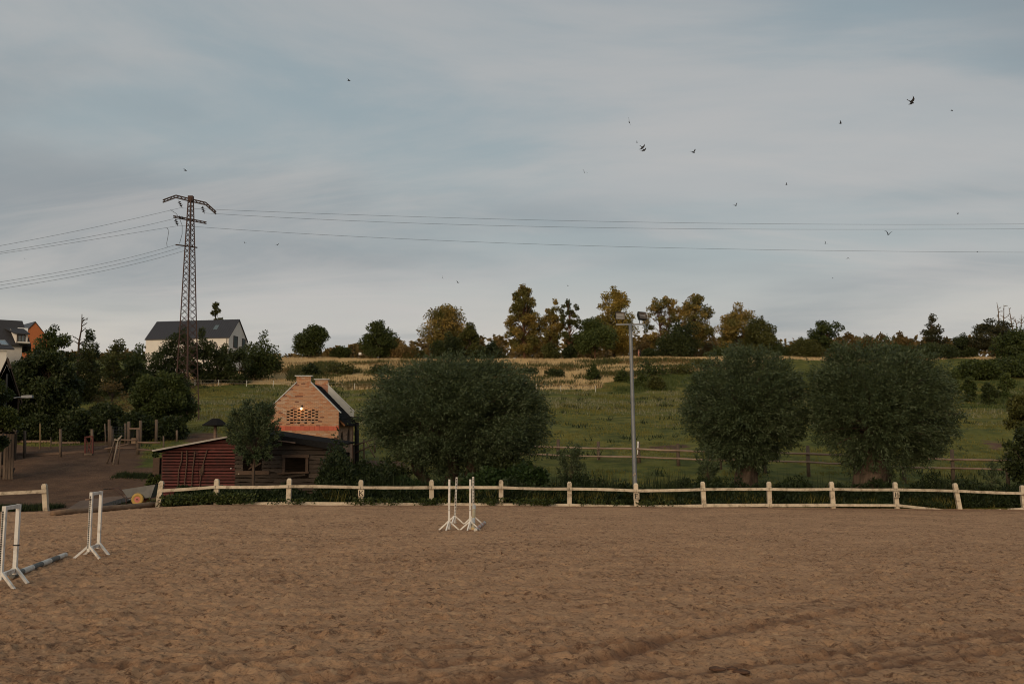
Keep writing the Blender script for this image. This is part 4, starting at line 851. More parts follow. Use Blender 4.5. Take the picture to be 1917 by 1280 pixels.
def clod(label, px, row, s, seed):
    rr = random.Random(seed); x, y = at_g(px, row); t = thing('manure_clod', label, 'manure', (x, y, G(x, y)))
    v = MB()
    import bmesh
    bm = bmesh.new()
    for k in range(5):
        c = Vector((rr.uniform(-1, 1) * s, rr.uniform(-.6, .6) * s, s * .18)); r_ = s * rr.uniform(.3, .55)
        g = bmesh.ops.create_icosphere(bm, subdivisions=2, radius=r_)
        for q in g['verts']: q.co = Vector((q.co.x, q.co.y, q.co.z * .32)) * rr.uniform(.86, 1.1) + c
    me = bpy.data.meshes.new('lump'); bm.to_mesh(me); bm.free(); o = link('lump', me, CLOD, t, kind='stuff')
CLOD = mat('damp_dark_sand', (.14, .078, .05), (.08, .045, .03), 12, rough=.95, spec=.1, bump=.8)
clod('dark damp clod of manure lying in the near sand', 1362, 1260, .15, 1); clod('small dark clod of manure left of the arena middle', 811, 1104, .09, 2)

# ------------------------------------------------------------------ wheelbarrow
def wheelbarrow():
    x0, y0 = at(263, 950, 47.9)[0], 47.9; z0 = G(x0, y0) + .02
    t = thing('wheelbarrow', 'big grey steel wheelbarrow with yellow wheels and rusty red frame', 'wheelbarrow', (x0, y0, z0), R(-4))
    k = 1 / 39.0
    def q(px, row): return ((px - 263) * k, (948.5 - row) * k)
    m = MB(); top = [q(233, 919), q(276, 911), q(296, 909.5)]; bot = [q(245, 937.5), q(286, 933.5)]
    def ring(z_, x0_, x1_, w): return [(x0_, -w, z_[0]), (x1_, -w, z_[1]), (x1_, w, z_[1]), (x0_, w, z_[0])]
    B = ring((bot[0][1], bot[1][1]), bot[0][0], bot[1][0], .26); A = ring((top[0][1], top[2][1]), top[0][0], top[2][0], .40)
    A2 = [(p[0] * .985 + .004, p[1] * .96, p[2] - .005) for p in A]; B2 = [(p[0] * .96 + .01, p[1] * .95, p[2] + .02) for p in B]
    v = B + A + A2 + B2
    f = [(0, 1, 5, 4), (1, 2, 6, 5), (2, 3, 7, 6), (3, 0, 4, 7), (0, 3, 2, 1), (4, 5, 9, 8), (5, 6, 10, 9), (6, 7, 11, 10), (7, 4, 8, 11), (8, 9, 13, 12), (9, 10, 14, 13), (10, 11, 15, 14), (11, 8, 12, 15), (12, 13, 14, 15)]
    m.add(v, f); m.build('tub', GALV, t, world=False)
    for s in (-1, 1):
        w = MB(); pr = [(0, .105), (.05, .15), (.075, .21), (.075, .25), (.05, .285), (0, .30), (-.05, .285), (-.075, .25), (-.075, .21), (-.05, .15)]
        y = s * .36; n = 20; o = []
        for i in range(n):
            a = 2 * math.pi * i / n
            o += [(r_ * math.cos(a), y + d, .30 + r_ * math.sin(a)) for d, r_ in pr]
        kk = len(pr); w.add(o, [(i * kk + j, i * kk + (j + 1) % kk, ((i + 1) % n) * kk + (j + 1) % kk, ((i + 1) % n) * kk + j) for i in range(n) for j in range(kk)])
        tyre = w.build('wheel', YELLOW, t, world=False, smooth=True)
        h = MB(); h.tube([(0, y - .045, .30), (0, y + .045, .30)], .145, 16); h.tube([(0, y - .06, .30), (0, y + .06, .30)], .085, 12); h.build('rim', PINK, tyre, world=False)
        h = MB(); h.tube([(0, y - .072, .30), (0, y + .072, .30)], .035, 8); h.build('hub', BLACK_INK, tyre, world=False)
        fr = MB(); pts = [q(205, 917.5) + (0,), q(214, 917) + (0,), q(221, 922) + (0,), q(240, 936) + (0,), q(264, 929) + (0,)]
        fr.tube([(p[0], s * .28, p[1]) for p in pts], .022, 6); fr.tube([(q(240, 936)[0], s * .28, q(240, 936)[1]), (q(240, 949)[0], s * .26, .01)], .022, 6)
        fr.tube([(q(264, 929)[0], s * .28, q(264, 929)[1]), (0, s * .30, .31)], .022, 6); fr.build('frame', RUST, t, world=False, smooth=True)
        g = MB(); g.tube([(q(196, 918.5)[0], s * .28, q(196, 918.5)[1]), (q(205, 917.5)[0], s * .28, q(205, 917.5)[1])], .027, 8); g.build('grip', BLACK_INK, t, world=False)
    ax = MB(); ax.tube([(0, -.36, .30), (0, .36, .30)], .02, 6); ax.build('axle', RUST, t, world=False)
YELLOW = mat('yellow_rubber', (.46, .30, .085), (.36, .225, .06), 6, rough=.7); PINK = mat('faded_red_rim', (.52, .16, .13), (.44, .14, .11), 5, rough=.5)
wheelbarrow()
FELT_BOARD = mat('dark_wet_board', (.035, .027, .022), (.022, .018, .015), 4, rough=.8)
m = MB(); a = at(196, 946, 47.7); b = at(262, 934.5, 50.4); a[2] = G(a[0], a[1]) + .04; b[2] = G(b[0], b[1]) + .35; m.beam(a, b, .8, .06); tag(m.build('ramp_board', FELT_BOARD), 'dark board ramp sloping up behind the wheelbarrow', 'board')

# ------------------------------------------------------------------ red and grey boarded shed
def waney(mb, x0, x1, y, z0, z1, rr, thick=.035, n=7, wob=.018):
    """one lapped board: leans out at its lower edge, which is uneven"""
    v = []
    for i in range(n + 1):
        x = x0 + (x1 - x0) * i / n; zl = z0 + (rr.uniform(-wob, wob) if wob else 0)
        v += [(x, y - .055, zl), (x, y - .055 + thick, zl), (x, y - .008 + .01, z1), (x, y - .018, z1)]
    f = []
    for i in range(n):
        a = i * 4; b = a + 4
        f += [(a, b, b + 3, a + 3), (a + 1, a + 2, b + 2, b + 1), (a, a + 1, b + 1, b), (a + 3, b + 3, b + 2, a + 2)]
    f += [(0, 3, 2, 1), (n * 4, n * 4 + 1, n * 4 + 2, n * 4 + 3)]
    mb.add(v, f)
def shed():
    Y = 52.6; rr = random.Random(4)
    def w(px, row): p = at(px, row, Y); return p[0], p[2]
    xl, _ = w(299, 900); xm, _ = w(440, 880); xr, _ = w(630, 880)
    t = thing('wooden_shed', 'low boarded shed, left half red and right half grey, with dark window openings', 'shed', ((xl + xr) / 2, Y, G((xl + xr) / 2, Y)))
    zb = G(xl, Y) - .1
    def roofz(px):                                   # underside of the roof in each column
        return np.interp(px, [290, 300, 427, 480, 530, 636], [w(290, 848)[1], w(300, 846)[1], w(427, 816)[1], w(480, 812)[1], w(530, 822)[1], w(636, 842)[1]])
    def boards(px0, px1, rows, m, holes, wob, splits):
        for r1, r0 in zip(rows[:-1], rows[1:]):      # r1 upper row, r0 lower row
            edges = [px0] + splits(r0) + [px1]
            spans = [(edges[i], edges[i + 1]) for i in range(len(edges) - 1)]
            for (hx0, hx1, hr0, hr1) in holes:
                if r1 < hr1 - 2 and r0 > hr0 + 2:
                    ns = []
                    for a, b in spans:
                        if b <= hx0 or a >= hx1: ns.append((a, b))
                        else:
                            if a < hx0: ns.append((a, hx0))
                            if b > hx1: ns.append((hx1, b))
                    spans = ns
            for a, b in spans:
                xa, z0 = w(a, r0); xb, _ = w(b, r0); z1 = w(a, r1)[1] - (.045 if m is RED_WOOD else .035)
                lim = min(roofz(a + 1), roofz(b - 1)) - .02
                if z0 >= max(roofz(a), roofz(b)) - .06: continue
                mb = MB()
                if z1 > lim:                         # cut to the slope of the roof
                    n = 7; za = [min(z1, roofz(a + (b - a) * i / n) - .01) for i in range(n + 1)]
                    v = []
                    for i in range(n + 1):
                        x = xa + (xb - xa) * i / n; zt = max(za[i], z0 + .003)
                        v += [(x, Y - .055, z0), (x, Y - .02, z0), (x, Y + .002, zt), (x, Y - .018, zt)]
                    f = []
                    for i in range(n):
                        q = i * 4; s = q + 4; f += [(q, s, s + 3, q + 3), (q + 1, q + 2, s + 2, s + 1), (q, q + 1, s + 1, s), (q + 3, s + 3, s + 2, q + 2)]
                    f += [(0, 3, 2, 1), (n * 4, n * 4 + 1, n * 4 + 2, n * 4 + 3)]; mb.add(v, f)
                else: waney(mb, xa + rr.uniform(0, .012), xb - rr.uniform(0, .012), Y + rr.uniform(-.012, .006), z0, z1, rr, wob=wob)
                mb.build('board', m, t)
    red_rows = [812, 821, 829, 835, 841, 847, 853, 858, 863.5, 869, 874, 881, 886, 891, 897, 903, 909, 915, 921, 928]
    boards(303, 441, red_rows, RED_WOOD, [], .006, lambda r: [372 + rr.uniform(-1, 1)] if 846 < r < 905 else ([362] if r == 835 else []))
    grey_rows = [812, 823, 832, 842, 851, 860, 868, 876, 884, 894, 902, 911, 919, 928]
    holes = [(455, 490, 854, 880), (529, 578, 850, 888)]
    boards(439.2, 627, grey_rows, GREY_WOOD, holes, .035, lambda r: [rr.choice([505, 512, 520, 596, 600])] if rr.random() < .5 else [])
    # framed window
    fr = MB(); f0 = Y - .10
    (xa, za), (xb, zb2) = w(530, 851), w(577, 884)
    wi = thing  # noqa
    o = MB(); o.beam((xa - .04, f0, za - .07), (xb + .05, f0, za - .07), .12, .17); fro = o.build('window_frame', FRAME_WOOD, t)
    for nme, a, b, ww in (('jamb', (xa + .07, f0, zb2), (xa + .07, f0, za - .155), .13), ('jamb', (xb - .06, f0, zb2), (xb - .06, f0, za - .155), .14)):
        q = MB(); q.beam(a, b, ww, .09, (0, 1, 0)); q.build(nme, FRAME_WOOD, fro)
    q = MB(); q.beam((xa - .25, f0 - .02, zb2 - .05), (xb + .06, f0 - .02, zb2 + .01), .16, .09); q.build('window_sill', FRAME_WOOD, fro)
    q = MB(); q.beam((w(572, 890)[0] - 1.2, Y - .08, w(0, 893)[1]), (w(572, 890)[0], Y - .08, w(0, 888)[1]), .05, .10); q.build('board', GREY_WOOD, t)
    # unglazed opening with broken laths inside
    xa, za = w(455, 854); xb, zb3 = w(490, 880)
    for dx, z0_, z1_ in ((.42, .05, .62), (.62, .12, .58), (.5, .3, .36)):
        q = MB(); q.beam((xa + dx - .15, Y + .16, zb3 + z0_), (xa + dx + .28, Y + .22, zb3 + z1_ * .5 + .1), .04, .07); q.build('lath', FRAME_WOOD, t)
    q = MB(); q.beam((w(440, 885)[0] + .05, Y - .09, w(0, 885)[1]), (w(505, 885)[0], Y - .085, w(0, 884)[1]), .05, .20); q.build('board', FRAME_WOOD, t, label='pale wide board below the left window opening')
    # inner walls, floor beams and lean back wall
    D = 4.2; i = MB()
    zs = [roofz(300), roofz(480), roofz(630)]
    i.prism([(xl, zb - .3), (xr, zb - .3), (xr, zs[2] - .12), (w(480, 850)[0], zs[1] - .10), (xl, zs[0] - .12)], (1, 0, 0), (0, 0, 1), (0, Y + D - .1, 0), (0, .1, 0)); i.build('back_wall', GREY_WOOD, t)
    for x, zt in ((xl + .05, zs[0] - .1), (xr - .1, zs[2] - .1)):
        i = MB(); i.box((x, Y + D / 2, (zb - .3 + zt) / 2), (.08, D - .2, zt - zb + .3)); i.build('side_wall', GREY_WOOD, t)
    for pa, ra, pb, rb, m, nm in ((290, 843, 482, 807.5, METAL_EDGE, 'roof'), (480, 808.5, 641, 832, FELT, 'roof')):
        a = w(pa, ra); b = w(pb, rb); i = MB(); th = .07
        yb = Y + D + .2; up = .24 if m is FELT else -.15
        v = [(a[0], Y - .35, a[1] - th), (b[0], Y - .35, b[1] - th), (b[0], yb, b[1] - th + up), (a[0], yb, a[1] - th + up), (a[0], Y - .35, a[1]), (b[0], Y - .35, b[1]), (b[0], yb, b[1] + up), (a[0], yb, a[1] + up)]
        i.add(v, [(3, 2, 1, 0), (4, 5, 6, 7), (0, 1, 5, 4), (1, 2, 6, 5), (2, 3, 7, 6), (3, 0, 4, 7)])
        ro = i.build(nm, FELT, t)
        if m is METAL_EDGE:
            q = MB(); q.beam((a[0] - .02, Y - .375, a[1] - .02), (b[0] - 1.4, Y - .375, b[1] - .02 - 1.4 * (b[1] - a[1]) / (b[0] - a[0])), .03, .085); q.build('roof_edge', PALE_EDGE, ro)
        else:
            q = MB(); q.prism([(0, 0), (b[0] - a[0], 0), (b[0] - a[0], .0), (b[0] - a[0], -.34), (0, -.16)], (1, 0, (b[1] - a[1]) / (b[0] - a[0])), (0, 0, 1), (a[0], Y - .37, a[1] - .03), (0, .02, 0)); q.build('roof_flap', FELT, ro, label='black roofing felt folded down over the eave')
            q = MB(); q.beam((w(520, 826)[0], Y - .41, w(0, 824)[1]), (w(556, 829)[0], Y - .41, w(0, 829)[1]), .03, .06); q.build('lath', RAIL_WOOD, ro)
    i = MB(); c = w(292, 872); i.box((c[0] + .02, Y + .3, c[1]), (.34, .7, .85)); i.build('nest_box', FRAME_WOOD, t)
    # small white string bulbs on the boards, built unlit as painted knobs
    for px, row in ((433.5, 876.5), (448, 886.5)):
        x, z = w(px, row); q = MB(); q.tube([(x, Y - .10, z), (x, Y - .135, z)], .03, 8); q.build('lightbulb', WHITE_PAINT, t, label='small white knob')
    # rods leaning on the red boards
    for lb, pts in (('leftmost crooked rod leaning on the red boards', ((342, 844), (341, 862), (336, 880), (335, 900), (334, 926))), ('second kinked pale rod leaning on the red boards', ((351, 843), (351, 862), (349, 886), (347, 905), (347, 926))), ('straight rod third from left on the red boards', ((366, 845), (363, 870), (361, 890), (360, 924)))):
        q = MB(); q.tube([(w(a_, b_)[0], Y - .10 - .012 * i_, w(a_, b_)[1]) for i_, (a_, b_) in enumerate(pts)], .028, 6); tag(q.build('rod', ROD, smooth=True), lb, 'rod', 'rods leaning on the red shed')
    q = MB(); q.tube([(w(a_, b_)[0], Y - .11, w(a_, b_)[1]) for a_, b_ in ((389, 842), (383, 862), (379, 880), (376, 900), (373, 924))], .026, 6)
    bt = thing('broom', 'twig broom leaning on the red boards, right of the rods', 'broom', (w(379, 880)[0], Y - .1, w(0, 926)[1])); q.build('handle', ROD, bt, smooth=True)
    q = MB()
    for _ in range(26):
        a_ = w(382 + rr.uniform(-1, 1), 870 + rr.uniform(-2, 3)); b_ = w(378 + rr.uniform(-4, 5), 886 + rr.uniform(-5, 5)); q.beam((a_[0], Y - .13, a_[1]), (b_[0], Y - .12 - rr.uniform(0, .06), b_[1]), .012, .012)
    q.build('twigs', ROD, bt, kind='stuff')
ROD = mat('stick', (.12, .075, .052), (.075, .05, .036), 6, rough=.9)
PALE_EDGE = mat('pale_roof_edge', (.40, .37, .33), (.30, .27, .24), 6, rough=.7, dirt=(.16, .13, .11))
shed()
# ------------------------------------------------------------------ brick house
def brick_material(name, a, b, c):
    def tintf(nt, f, base):
        return ramp(nt, f, [(0, a), (.35, b), (.62, c), (.88, (.50, .36, .26)), (1, (.20, .095, .065))])
    return mat(name, a, b, 8, rough=.9, spec=.15, bump=.5, bscale=30, tint=tintf)
BRICK = brick_material('brick', (.43, .200, .108), (.49, .280, .165), (.45, .265, .165))
BRICK_PALE = brick_material('pale_brick', (.46, .275, .17), (.50, .31, .20), (.40, .23, .15))
MORTAR = mat('mortar', (.37, .28, .21), (.28, .21, .16), 9, rough=.95, spec=.1, coord='obj')
TERRACOTTA = mat('terracotta_band', (.46, .115, .065), (.40, .095, .055), 5, rough=.7, rnd=.25)
PARAPET = mat('parapet_sheet', (.36, .37, .36), (.28, .29, .28), 1.2, rough=.45, spec=.5, metal=.35)
def brick_house():
    Y = 62.0; rr = random.Random(9)
    def w(px, row): p = at(px, row, Y); return p[0], p[2]
    xl = w(500, 770)[0]; xr = w(634, 770)[0]; Wd = xr - xl; xc = (xl + xr) / 2
    ze = w(634, 770)[1]; zc = w(583, 716)[1]; ztop = w(567, 704.5)[1]; zg = min(G(xl, Y), G(xr, Y)) - .3
    cw = (w(582, 716)[0] - w(555, 716)[0]) / 2; xcc = (w(582, 716)[0] + w(555, 716)[0]) / 2
    L = 8.3; sl = (zc - ze) / (xr - (xcc + cw)); rot = R(3.2)
    O = np.array([xc, Y, zg])
    t = thing('brick_house', 'small orange brick house with steep black roof and stepped gable top', 'house', O, rot)
    X = lambda px: w(px, 760)[0] - xc
    Zr = lambda row: w(567, row)[1] - zg
    hw = Wd / 2; cx = xcc - xc; ze -= zg; zc -= zg; ztop -= zg
    def half(z):                                     # left and right edge of the gable at height z
        if z < ze: return -hw, hw
        if z < zc: f = (z - ze) / (zc - ze); return -hw + (cx - cw + hw) * f, hw + (cx + cw - hw) * f
        return cx - cw, cx + cw
    c = .0865; bl = .245; y0 = 0.0
    zb0, zb1 = Zr(806), Zr(797)                      # terracotta band
    lat = [(X(540 + 5.15 * k * 1.08), k) for k in range(11)]
    holes = []
    for k in range(9):
        px = 540.2 + k * 6.62
        for r_ in ([771, 776.4, 781.8, 787.2] if k % 2 == 0 else [768.6, 774, 779.4, 784.8, 790.2]):
            holes.append((X(px - 2.5), X(px + 2.5), Zr(r_ + 1.35), Zr(r_ - 1.35)))
    front = MB(); mort = MB(); n = int(math.ceil(ztop / c))
    for i in range(n):
        z0 = i * c; z1 = min(z0 + c, ztop)
        if z1 - z0 < .03: continue
        if z0 >= zb0 - .02 and z1 <= zb1 + .02: continue
        a, b = half((z0 + z1) / 2); spans = [(a, b)]
        for h in holes:
            if (z0 + z1) / 2 > h[2] and (z0 + z1) / 2 < h[3]:
                ns = []
                for p, q in spans:
                    if q <= h[0] or p >= h[1]: ns.append((p, q)); continue
                    if p < h[0]: ns.append((p, h[0]))
                    if q > h[1]: ns.append((h[1], q))
                spans = ns
        for p, q in spans:
            mort.box(((p + q) / 2, .118, (z0 + z1) / 2), (q - p, .22, z1 - z0 + .0005))
            x = -hw - (bl / 2 if i % 2 else 0)
            while x < q - .02:
                s = max(x, p); e = min(x + bl, q); x += bl
                if e - s > .04: front.box(((s + e) / 2, .01 + rr.uniform(-.004, .004), (z0 + z1) / 2), (e - s - .014, .05, z1 - z0 - .014), t=min(max(rr.gauss(.4, .3), 0), .92) if rr.random() < .96 else 1)
    front.build('bricks', BRICK, t, world=False, tint=True, kind='stuff'); mort.build('wall', MORTAR, t, world=False, kind='stuff')
    # weathered putlog holes are left out bricks: dark headers near the top of the pale zone
    nb = 15
    for i in range(nb):
        x0 = -hw + Wd * i / nb; q = MB(); q.box((x0 + Wd / nb / 2, .08, (zb0 + zb1) / 2), (Wd / nb - .008, .24, zb1 - zb0 - .012)); q.build('tile', TERRACOTTA, t, world=False)
    # side walls of paler brick with two arched windows on the right
    def side(sx, wins):
        bk = MB(); mo = MB(); zt = ze - .28
        for i in range(int(zt / c)):
            z0 = i * c; zm = z0 + c / 2; spans = [(.24, L)]
            for (ya, yb, za, zs_) in wins:
                rise = (yb - ya) / 2 * .9
                if za < zm < zs_ + rise:
                    k = 1 if zm < zs_ else math.sqrt(max(0, 1 - ((zm - zs_) / rise) ** 2)); m_ = (ya + yb) / 2; hh = (yb - ya) / 2 * k
                    ns = []
                    for p, q in spans:
                        if q <= m_ - hh or p >= m_ + hh: ns.append((p, q)); continue
                        ns += [(p, m_ - hh), (m_ + hh, q)]
                    spans = ns
            for p, q in spans:
                if q - p < .02: continue
                mo.box((sx * (hw - .14), (p + q) / 2, zm), (.24, q - p, c + .0005))
                x = p - (bl / 2 if i % 2 else 0)
                while x < q - .02:
                    s = max(x, p); e = min(x + bl, q); x += bl
                    if e - s > .03: bk.box((sx * (hw - .02), (s + e) / 2, zm), (.05, e - s - .014, c - .014), t=min(max(rr.gauss(.45, .25), 0), 1))
        bk.build('bricks', BRICK_PALE, t, world=False, tint=True, kind='stuff'); mo.build('wall', MORTAR, t, world=False, kind='stuff')
    zs = Zr(820); za = Zr(838)
    wins = [(1.15, 2.75, za + .05, zs - .25), (5.0, 6.5, za + .5, zs + .12)]
    side(1, wins); side(-1, [])
    for (ya, yb, z0, z1) in wins:
        m_ = (ya + yb) / 2; hh = (yb - ya) / 2; poly = [(ya, z0), (yb, z0), (yb, z1)] + [(m_ + hh * math.cos(a), z1 + hh * .9 * math.sin(a)) for a in np.linspace(.2, 2.94, 9)] + [(ya, z1)]
        q = MB(); q.prism(poly, (0, 1, 0), (0, 0, 1), (hw - .20, 0, 0), (-.03, 0, 0)); wi = q.build('window', GLASS_DARK, t, world=False)
        q = MB(); q.beam((hw - .18, m_, z0), (hw - .18, m_, z1 + hh * .85), .05, .05); q.beam((hw - .18, ya, z1), (hw - .18, yb, z1), .05, .05); q.build('glazing_bar', FRAME_WOOD, wi, world=False)
        q = MB(); q.box((hw + .03, m_, z0 - .03), (.16, yb - ya + .1, .06)); q.build('window_sill', BRICK_SILL, wi, world=False)
    # rear gable: higher parapet faced with sheet metal towards the roof
    up = .42; ze_, zc_, zt_ = ze, zc, ztop; ze, zc, ztop = ze + .48, zc + .48, ztop + .48; hw2 = hw + .05
    def gab(y, d, m, nm, extra, par=t):
        q = MB(); q.prism([(-hw2, .2), (hw2, .2), (hw2, ze + extra), (cx + cw, zc + extra), (cx + cw, ztop + extra * .2), (cx - cw, ztop + extra * .2), (cx - cw, zc + extra), (-hw2, ze + extra)], (1, 0, 0), (0, 0, 1), (0, y, 0), (0, d, 0)); return q.build(nm, m, par, world=False)
    gab(L, .24, BRICK_SOLID, 'rear_gable', .02)
    q = MB(); q.prism([(cx + cw + .0, zc + .06), (hw2 + .04, ze + .05), (hw2 + .04, ze - .62), (cx + cw, zc - .66)], (1, 0, 0), (0, 0, 1), (0, L - .03, 0), (0, .025, 0)); q.build('flashing', PARAPET, t, world=False)
    bb = MB(); 
    for i in range(6):
        z0 = zc + .03 + i * c
        if z0 + c > ztop: break
        x = cx - cw - (bl / 2 if i % 2 else 0)
        while x < cx + cw - .02:
            s = max(x, cx - cw); e = min(x + bl, cx + cw); x += bl
            bb.box(((s + e) / 2, L - .01, z0 + c / 2), (e - s - .014, .05, c - .014), t=rr.uniform(0, .9))
    bb.build('bricks', BRICK, t, world=False, tint=True, kind='stuff')
    # sheet metal copings on both gables
    for y, d, dz in ((-.05, .34, 0), (L - .06, .36, .48)):
        ze, zc, ztop = ze_ + dz, zc_ + dz, zt_ + dz
        for s in (-1, 1):
            a = (cx + s * (cw - .02), y + d / 2, zc + .035); e = (s * (hw + .13), y + d / 2, ze - .08); q = MB(); q.beam(a, e, d, .055, (0, 0, 1)); q.build('coping', METAL_EDGE, t, world=False)
        q = MB(); q.box((cx, y + d / 2, ztop + .03), (2 * cw + .20, d + .08, .06)); q.build('coping', METAL_EDGE, t, world=False)
    ze, zc, ztop = ze_, zc_, zt_
    # roof, set below the parapets and carried out over the right eave
    drop = .36; s = (zc - ze) / (hw - cx - cw); zr_ = zc - drop + s * cw
    for sg in (-1, 1):
        ex = hw + .42; q = MB(); th = .10
        v = []
        for x, z in ((cx, zr_), (cx + sg * (ex - cx * sg), zr_ - s * (ex - cx * sg))):
            for yy in (.26, L - .04):
                v += [(x, yy, z + .28 * yy / L), (x, yy, z - th + .28 * yy / L)]
        q.add(v, [(0, 2, 6, 4), (1, 5, 7, 3), (0, 1, 3, 2), (4, 6, 7, 5), (0, 4, 5, 1), (2, 3, 7, 6)]); ro = q.build('roof', FELT, t, world=False)
        # rows of roofing shingles
        nr = 16; zz = 0
        sh = MB()
        for i in range(nr):
            f = (i + .5) / nr; x = cx + (sg * (ex - cx * sg)) * f; z = zr_ - s * (ex - cx * sg) * f + .012
            for k in range(24):
                y_ = .28 + (L - .36) * (k + .5 + (.5 if i % 2 else 0)) / 24.5
                dx = (ex - cx * sg) / nr
                rz_ = .28 * y_ / L; a = (x - sg * dx * .48, y_, z + s * dx * .48 - .003 + rz_); b = (x + sg * dx * .48, y_, z - s * dx * .48 + .012 + rz_)
                sh.beam(a, b, (L - .36) / 24.5 - .02, .012, (0, 0, 1), t=rr.random())
        sh.build('shingles', FELT, ro, world=False, kind='stuff')
    for k in range(9):
        y_ = .45 + k * (L - .8) / 8; q = MB(); q.beam((hw - .1, y_, ze - drop - .06 + .28 * y_ / L), (hw + .34, y_, ze - drop - .06 - s * .44 + .28 * y_ / L), .09, .13); q.build('rafter', ORANGE_WOOD, t, world=False)
    # wall lamp
    lx, lz = X(565.5), Zr(763.5)
    lamp = thing('wall_lamp', 'lit barn lamp with white enamel shade above the brick lattice', 'lamp', (0, 0, 0)); lamp.parent = None
    ca, sa = math.cos(rot), math.sin(rot); wx, wy = O[0] + lx * ca, O[1] + lx * sa
    lamp.location = (wx, wy, zg + lz); lamp.rotation_euler = (0, 0, rot); lamp['_o'] = [wx, wy, zg + lz]
    q = MB(); q.tube([(.0, .0, .12), (.02, -.12, .17), (.02, -.24, .13), (.0, -.27, .04)], .016, 6); q.tube([(0, .0, .12), (0, -.03, .12)], .06, 10); q.build('bracket', BLACK_INK, lamp, world=False)
    q = MB(); q.tube([(0, -.27, .06), (0, -.27, .02), (0, -.27, -.03)], [.03, .07, .165], 14, False); q.build('lamp_shade', ENAMEL, lamp, world=False, smooth=True)
    q = MB(); q.tube([(0, -.27, .0), (0, -.27, -.04), (0, -.27, -.09), (0, -.27, -.115)], [.03, .055, .05, .02], 10); q.build('bulb', BULB, lamp, world=False, smooth=True)
    pl = bpy.data.lights.new('lamp_glow', 'POINT'); pl.energy = 2.2; pl.color = (1, .62, .30); pl.shadow_soft_size = .05; lo = bpy.data.objects.new('lamp_glow', pl); COL.objects.link(lo); lo.parent = lamp; lo.location = (0, -.30, -.17)
    # flower box on the side wall
    q = MB(); q.box((hw + .14, 1.5, Zr(845)), (.2, .8, .26)); q.build('planter', BLACK_INK, t, world=False)
GLASS_DARK = mat('dark_glass', (.035, .032, .03), rough=.25, spec=.5); BRICK_SILL = mat('sill_brick', (.36, .14, .09), rough=.9)
BRICK_SOLID = mat('rear_brick', (.38, .20, .13), (.30, .15, .10), 9, (1, 1, 3), rough=.9, bump=.5); ORANGE_WOOD = mat('orange_rafter', (.28, .13, .06), rough=.8)
ENAMEL = mat('white_enamel', (.75, .68, .55), rough=.3, spec=.5)
BULB = bpy.data.materials.new('lit_bulb'); BULB.use_nodes = True; _p = BULB.node_tree.nodes['Principled BSDF']; _p.inputs['Emission Color'].default_value = (1, .66, .34, 1); _p.inputs['Emission Strength'].default_value = 6
brick_house()

# ------------------------------------------------------------------ round the brick house
def gpost(mb, px, rt, rb, Y=None, r=.07, tilt=0, n=7):
    if Y is None: x, y = at_g(px, rb)
    else: x, y = at(px, rb, Y)[0], Y
    z = G(x, y); top = at(px + tilt, rt, y)
    mb.tube([(x, y, z - .3), ((x + top[0]) / 2 + .01, y, (z + top[2]) / 2), (top[0], y, top[2])], [r * 1.05, r, r * .95], n); return x, y, z, top
m = MB(); x, y, z, top = gpost(m, 668, 790, 850, 68.5, .16)
t = thing('brushwood_shelter', 'dark post carrying a black brushwood cover behind the brick house', 'shelter', (x, y, z)); m.build('post', mat('black_timber', (.035, .03, .026), rough=.9), t, smooth=True)
m = MB(); rr = random.Random(2)
for i in range(150):
    a = at(656 + rr.uniform(0, 22), 780 + rr.uniform(0, 8), 68.2 + rr.uniform(-.8, .8)); m.beam(a, a + np.array([rr.uniform(-.4, .4), rr.uniform(-.5, .5), rr.uniform(-.05, .08)]), .02, .02)
m.build('brushwood', BLACK_INK, t, kind='stuff')
t = None
def rustic():
    P = {}
    x, y = at_g(664, 872); t = thing('rustic_rail', 'rustic pole railing with crossed braces right of the brick house', 'railing', (x, y, G(x, y)))
    Y = y
    for px, rt, rb in ((663, 833, 876), (682, 822, 871), (702, 822, 846)):
        m = MB(); q = at(px, rb, Y); tp = at(px - 1, rt, Y); m.tube([(q[0], Y, min(q[2], G(q[0], Y) - .1) if rb > 860 else q[2]), tuple(tp)], .055, 7); m.build('post', POST_WOOD, t, smooth=True)
    for a, b, r_ in (((662, 834), (704, 820), .055), ((700, 821), (714, 823), .05), ((665, 848), (696, 833), .05), ((685, 826), (702, 856), .045)):
        m = MB(); m.tube([tuple(at(*a, Y - .08)), tuple(at(*b, Y - .1))], r_, 7); m.build('rail', POST_WOOD, t, smooth=True)
rustic()
m0 = thing('pallet', 'grey slatted wooden pallet leaning under the left side of the widest willow', 'pallet', tuple(at(762, 848, 59.0)))
for i in range(5):
    m = MB(); m.beam(tuple(at(742, 838 + i * 4.1, 59.0)), tuple(at(783, 838.5 + i * 4.1, 59.0)), .03, .085); m.build('slat', RAIL_WOOD, m0)
for px in (744, 762, 781):
    m = MB(); m.beam(tuple(at(px, 836, 59.06)), tuple(at(px, 866, 59.06)), .08, .08, (0, 1, 0)); m.build('bearer', RAIL_WOOD, m0)
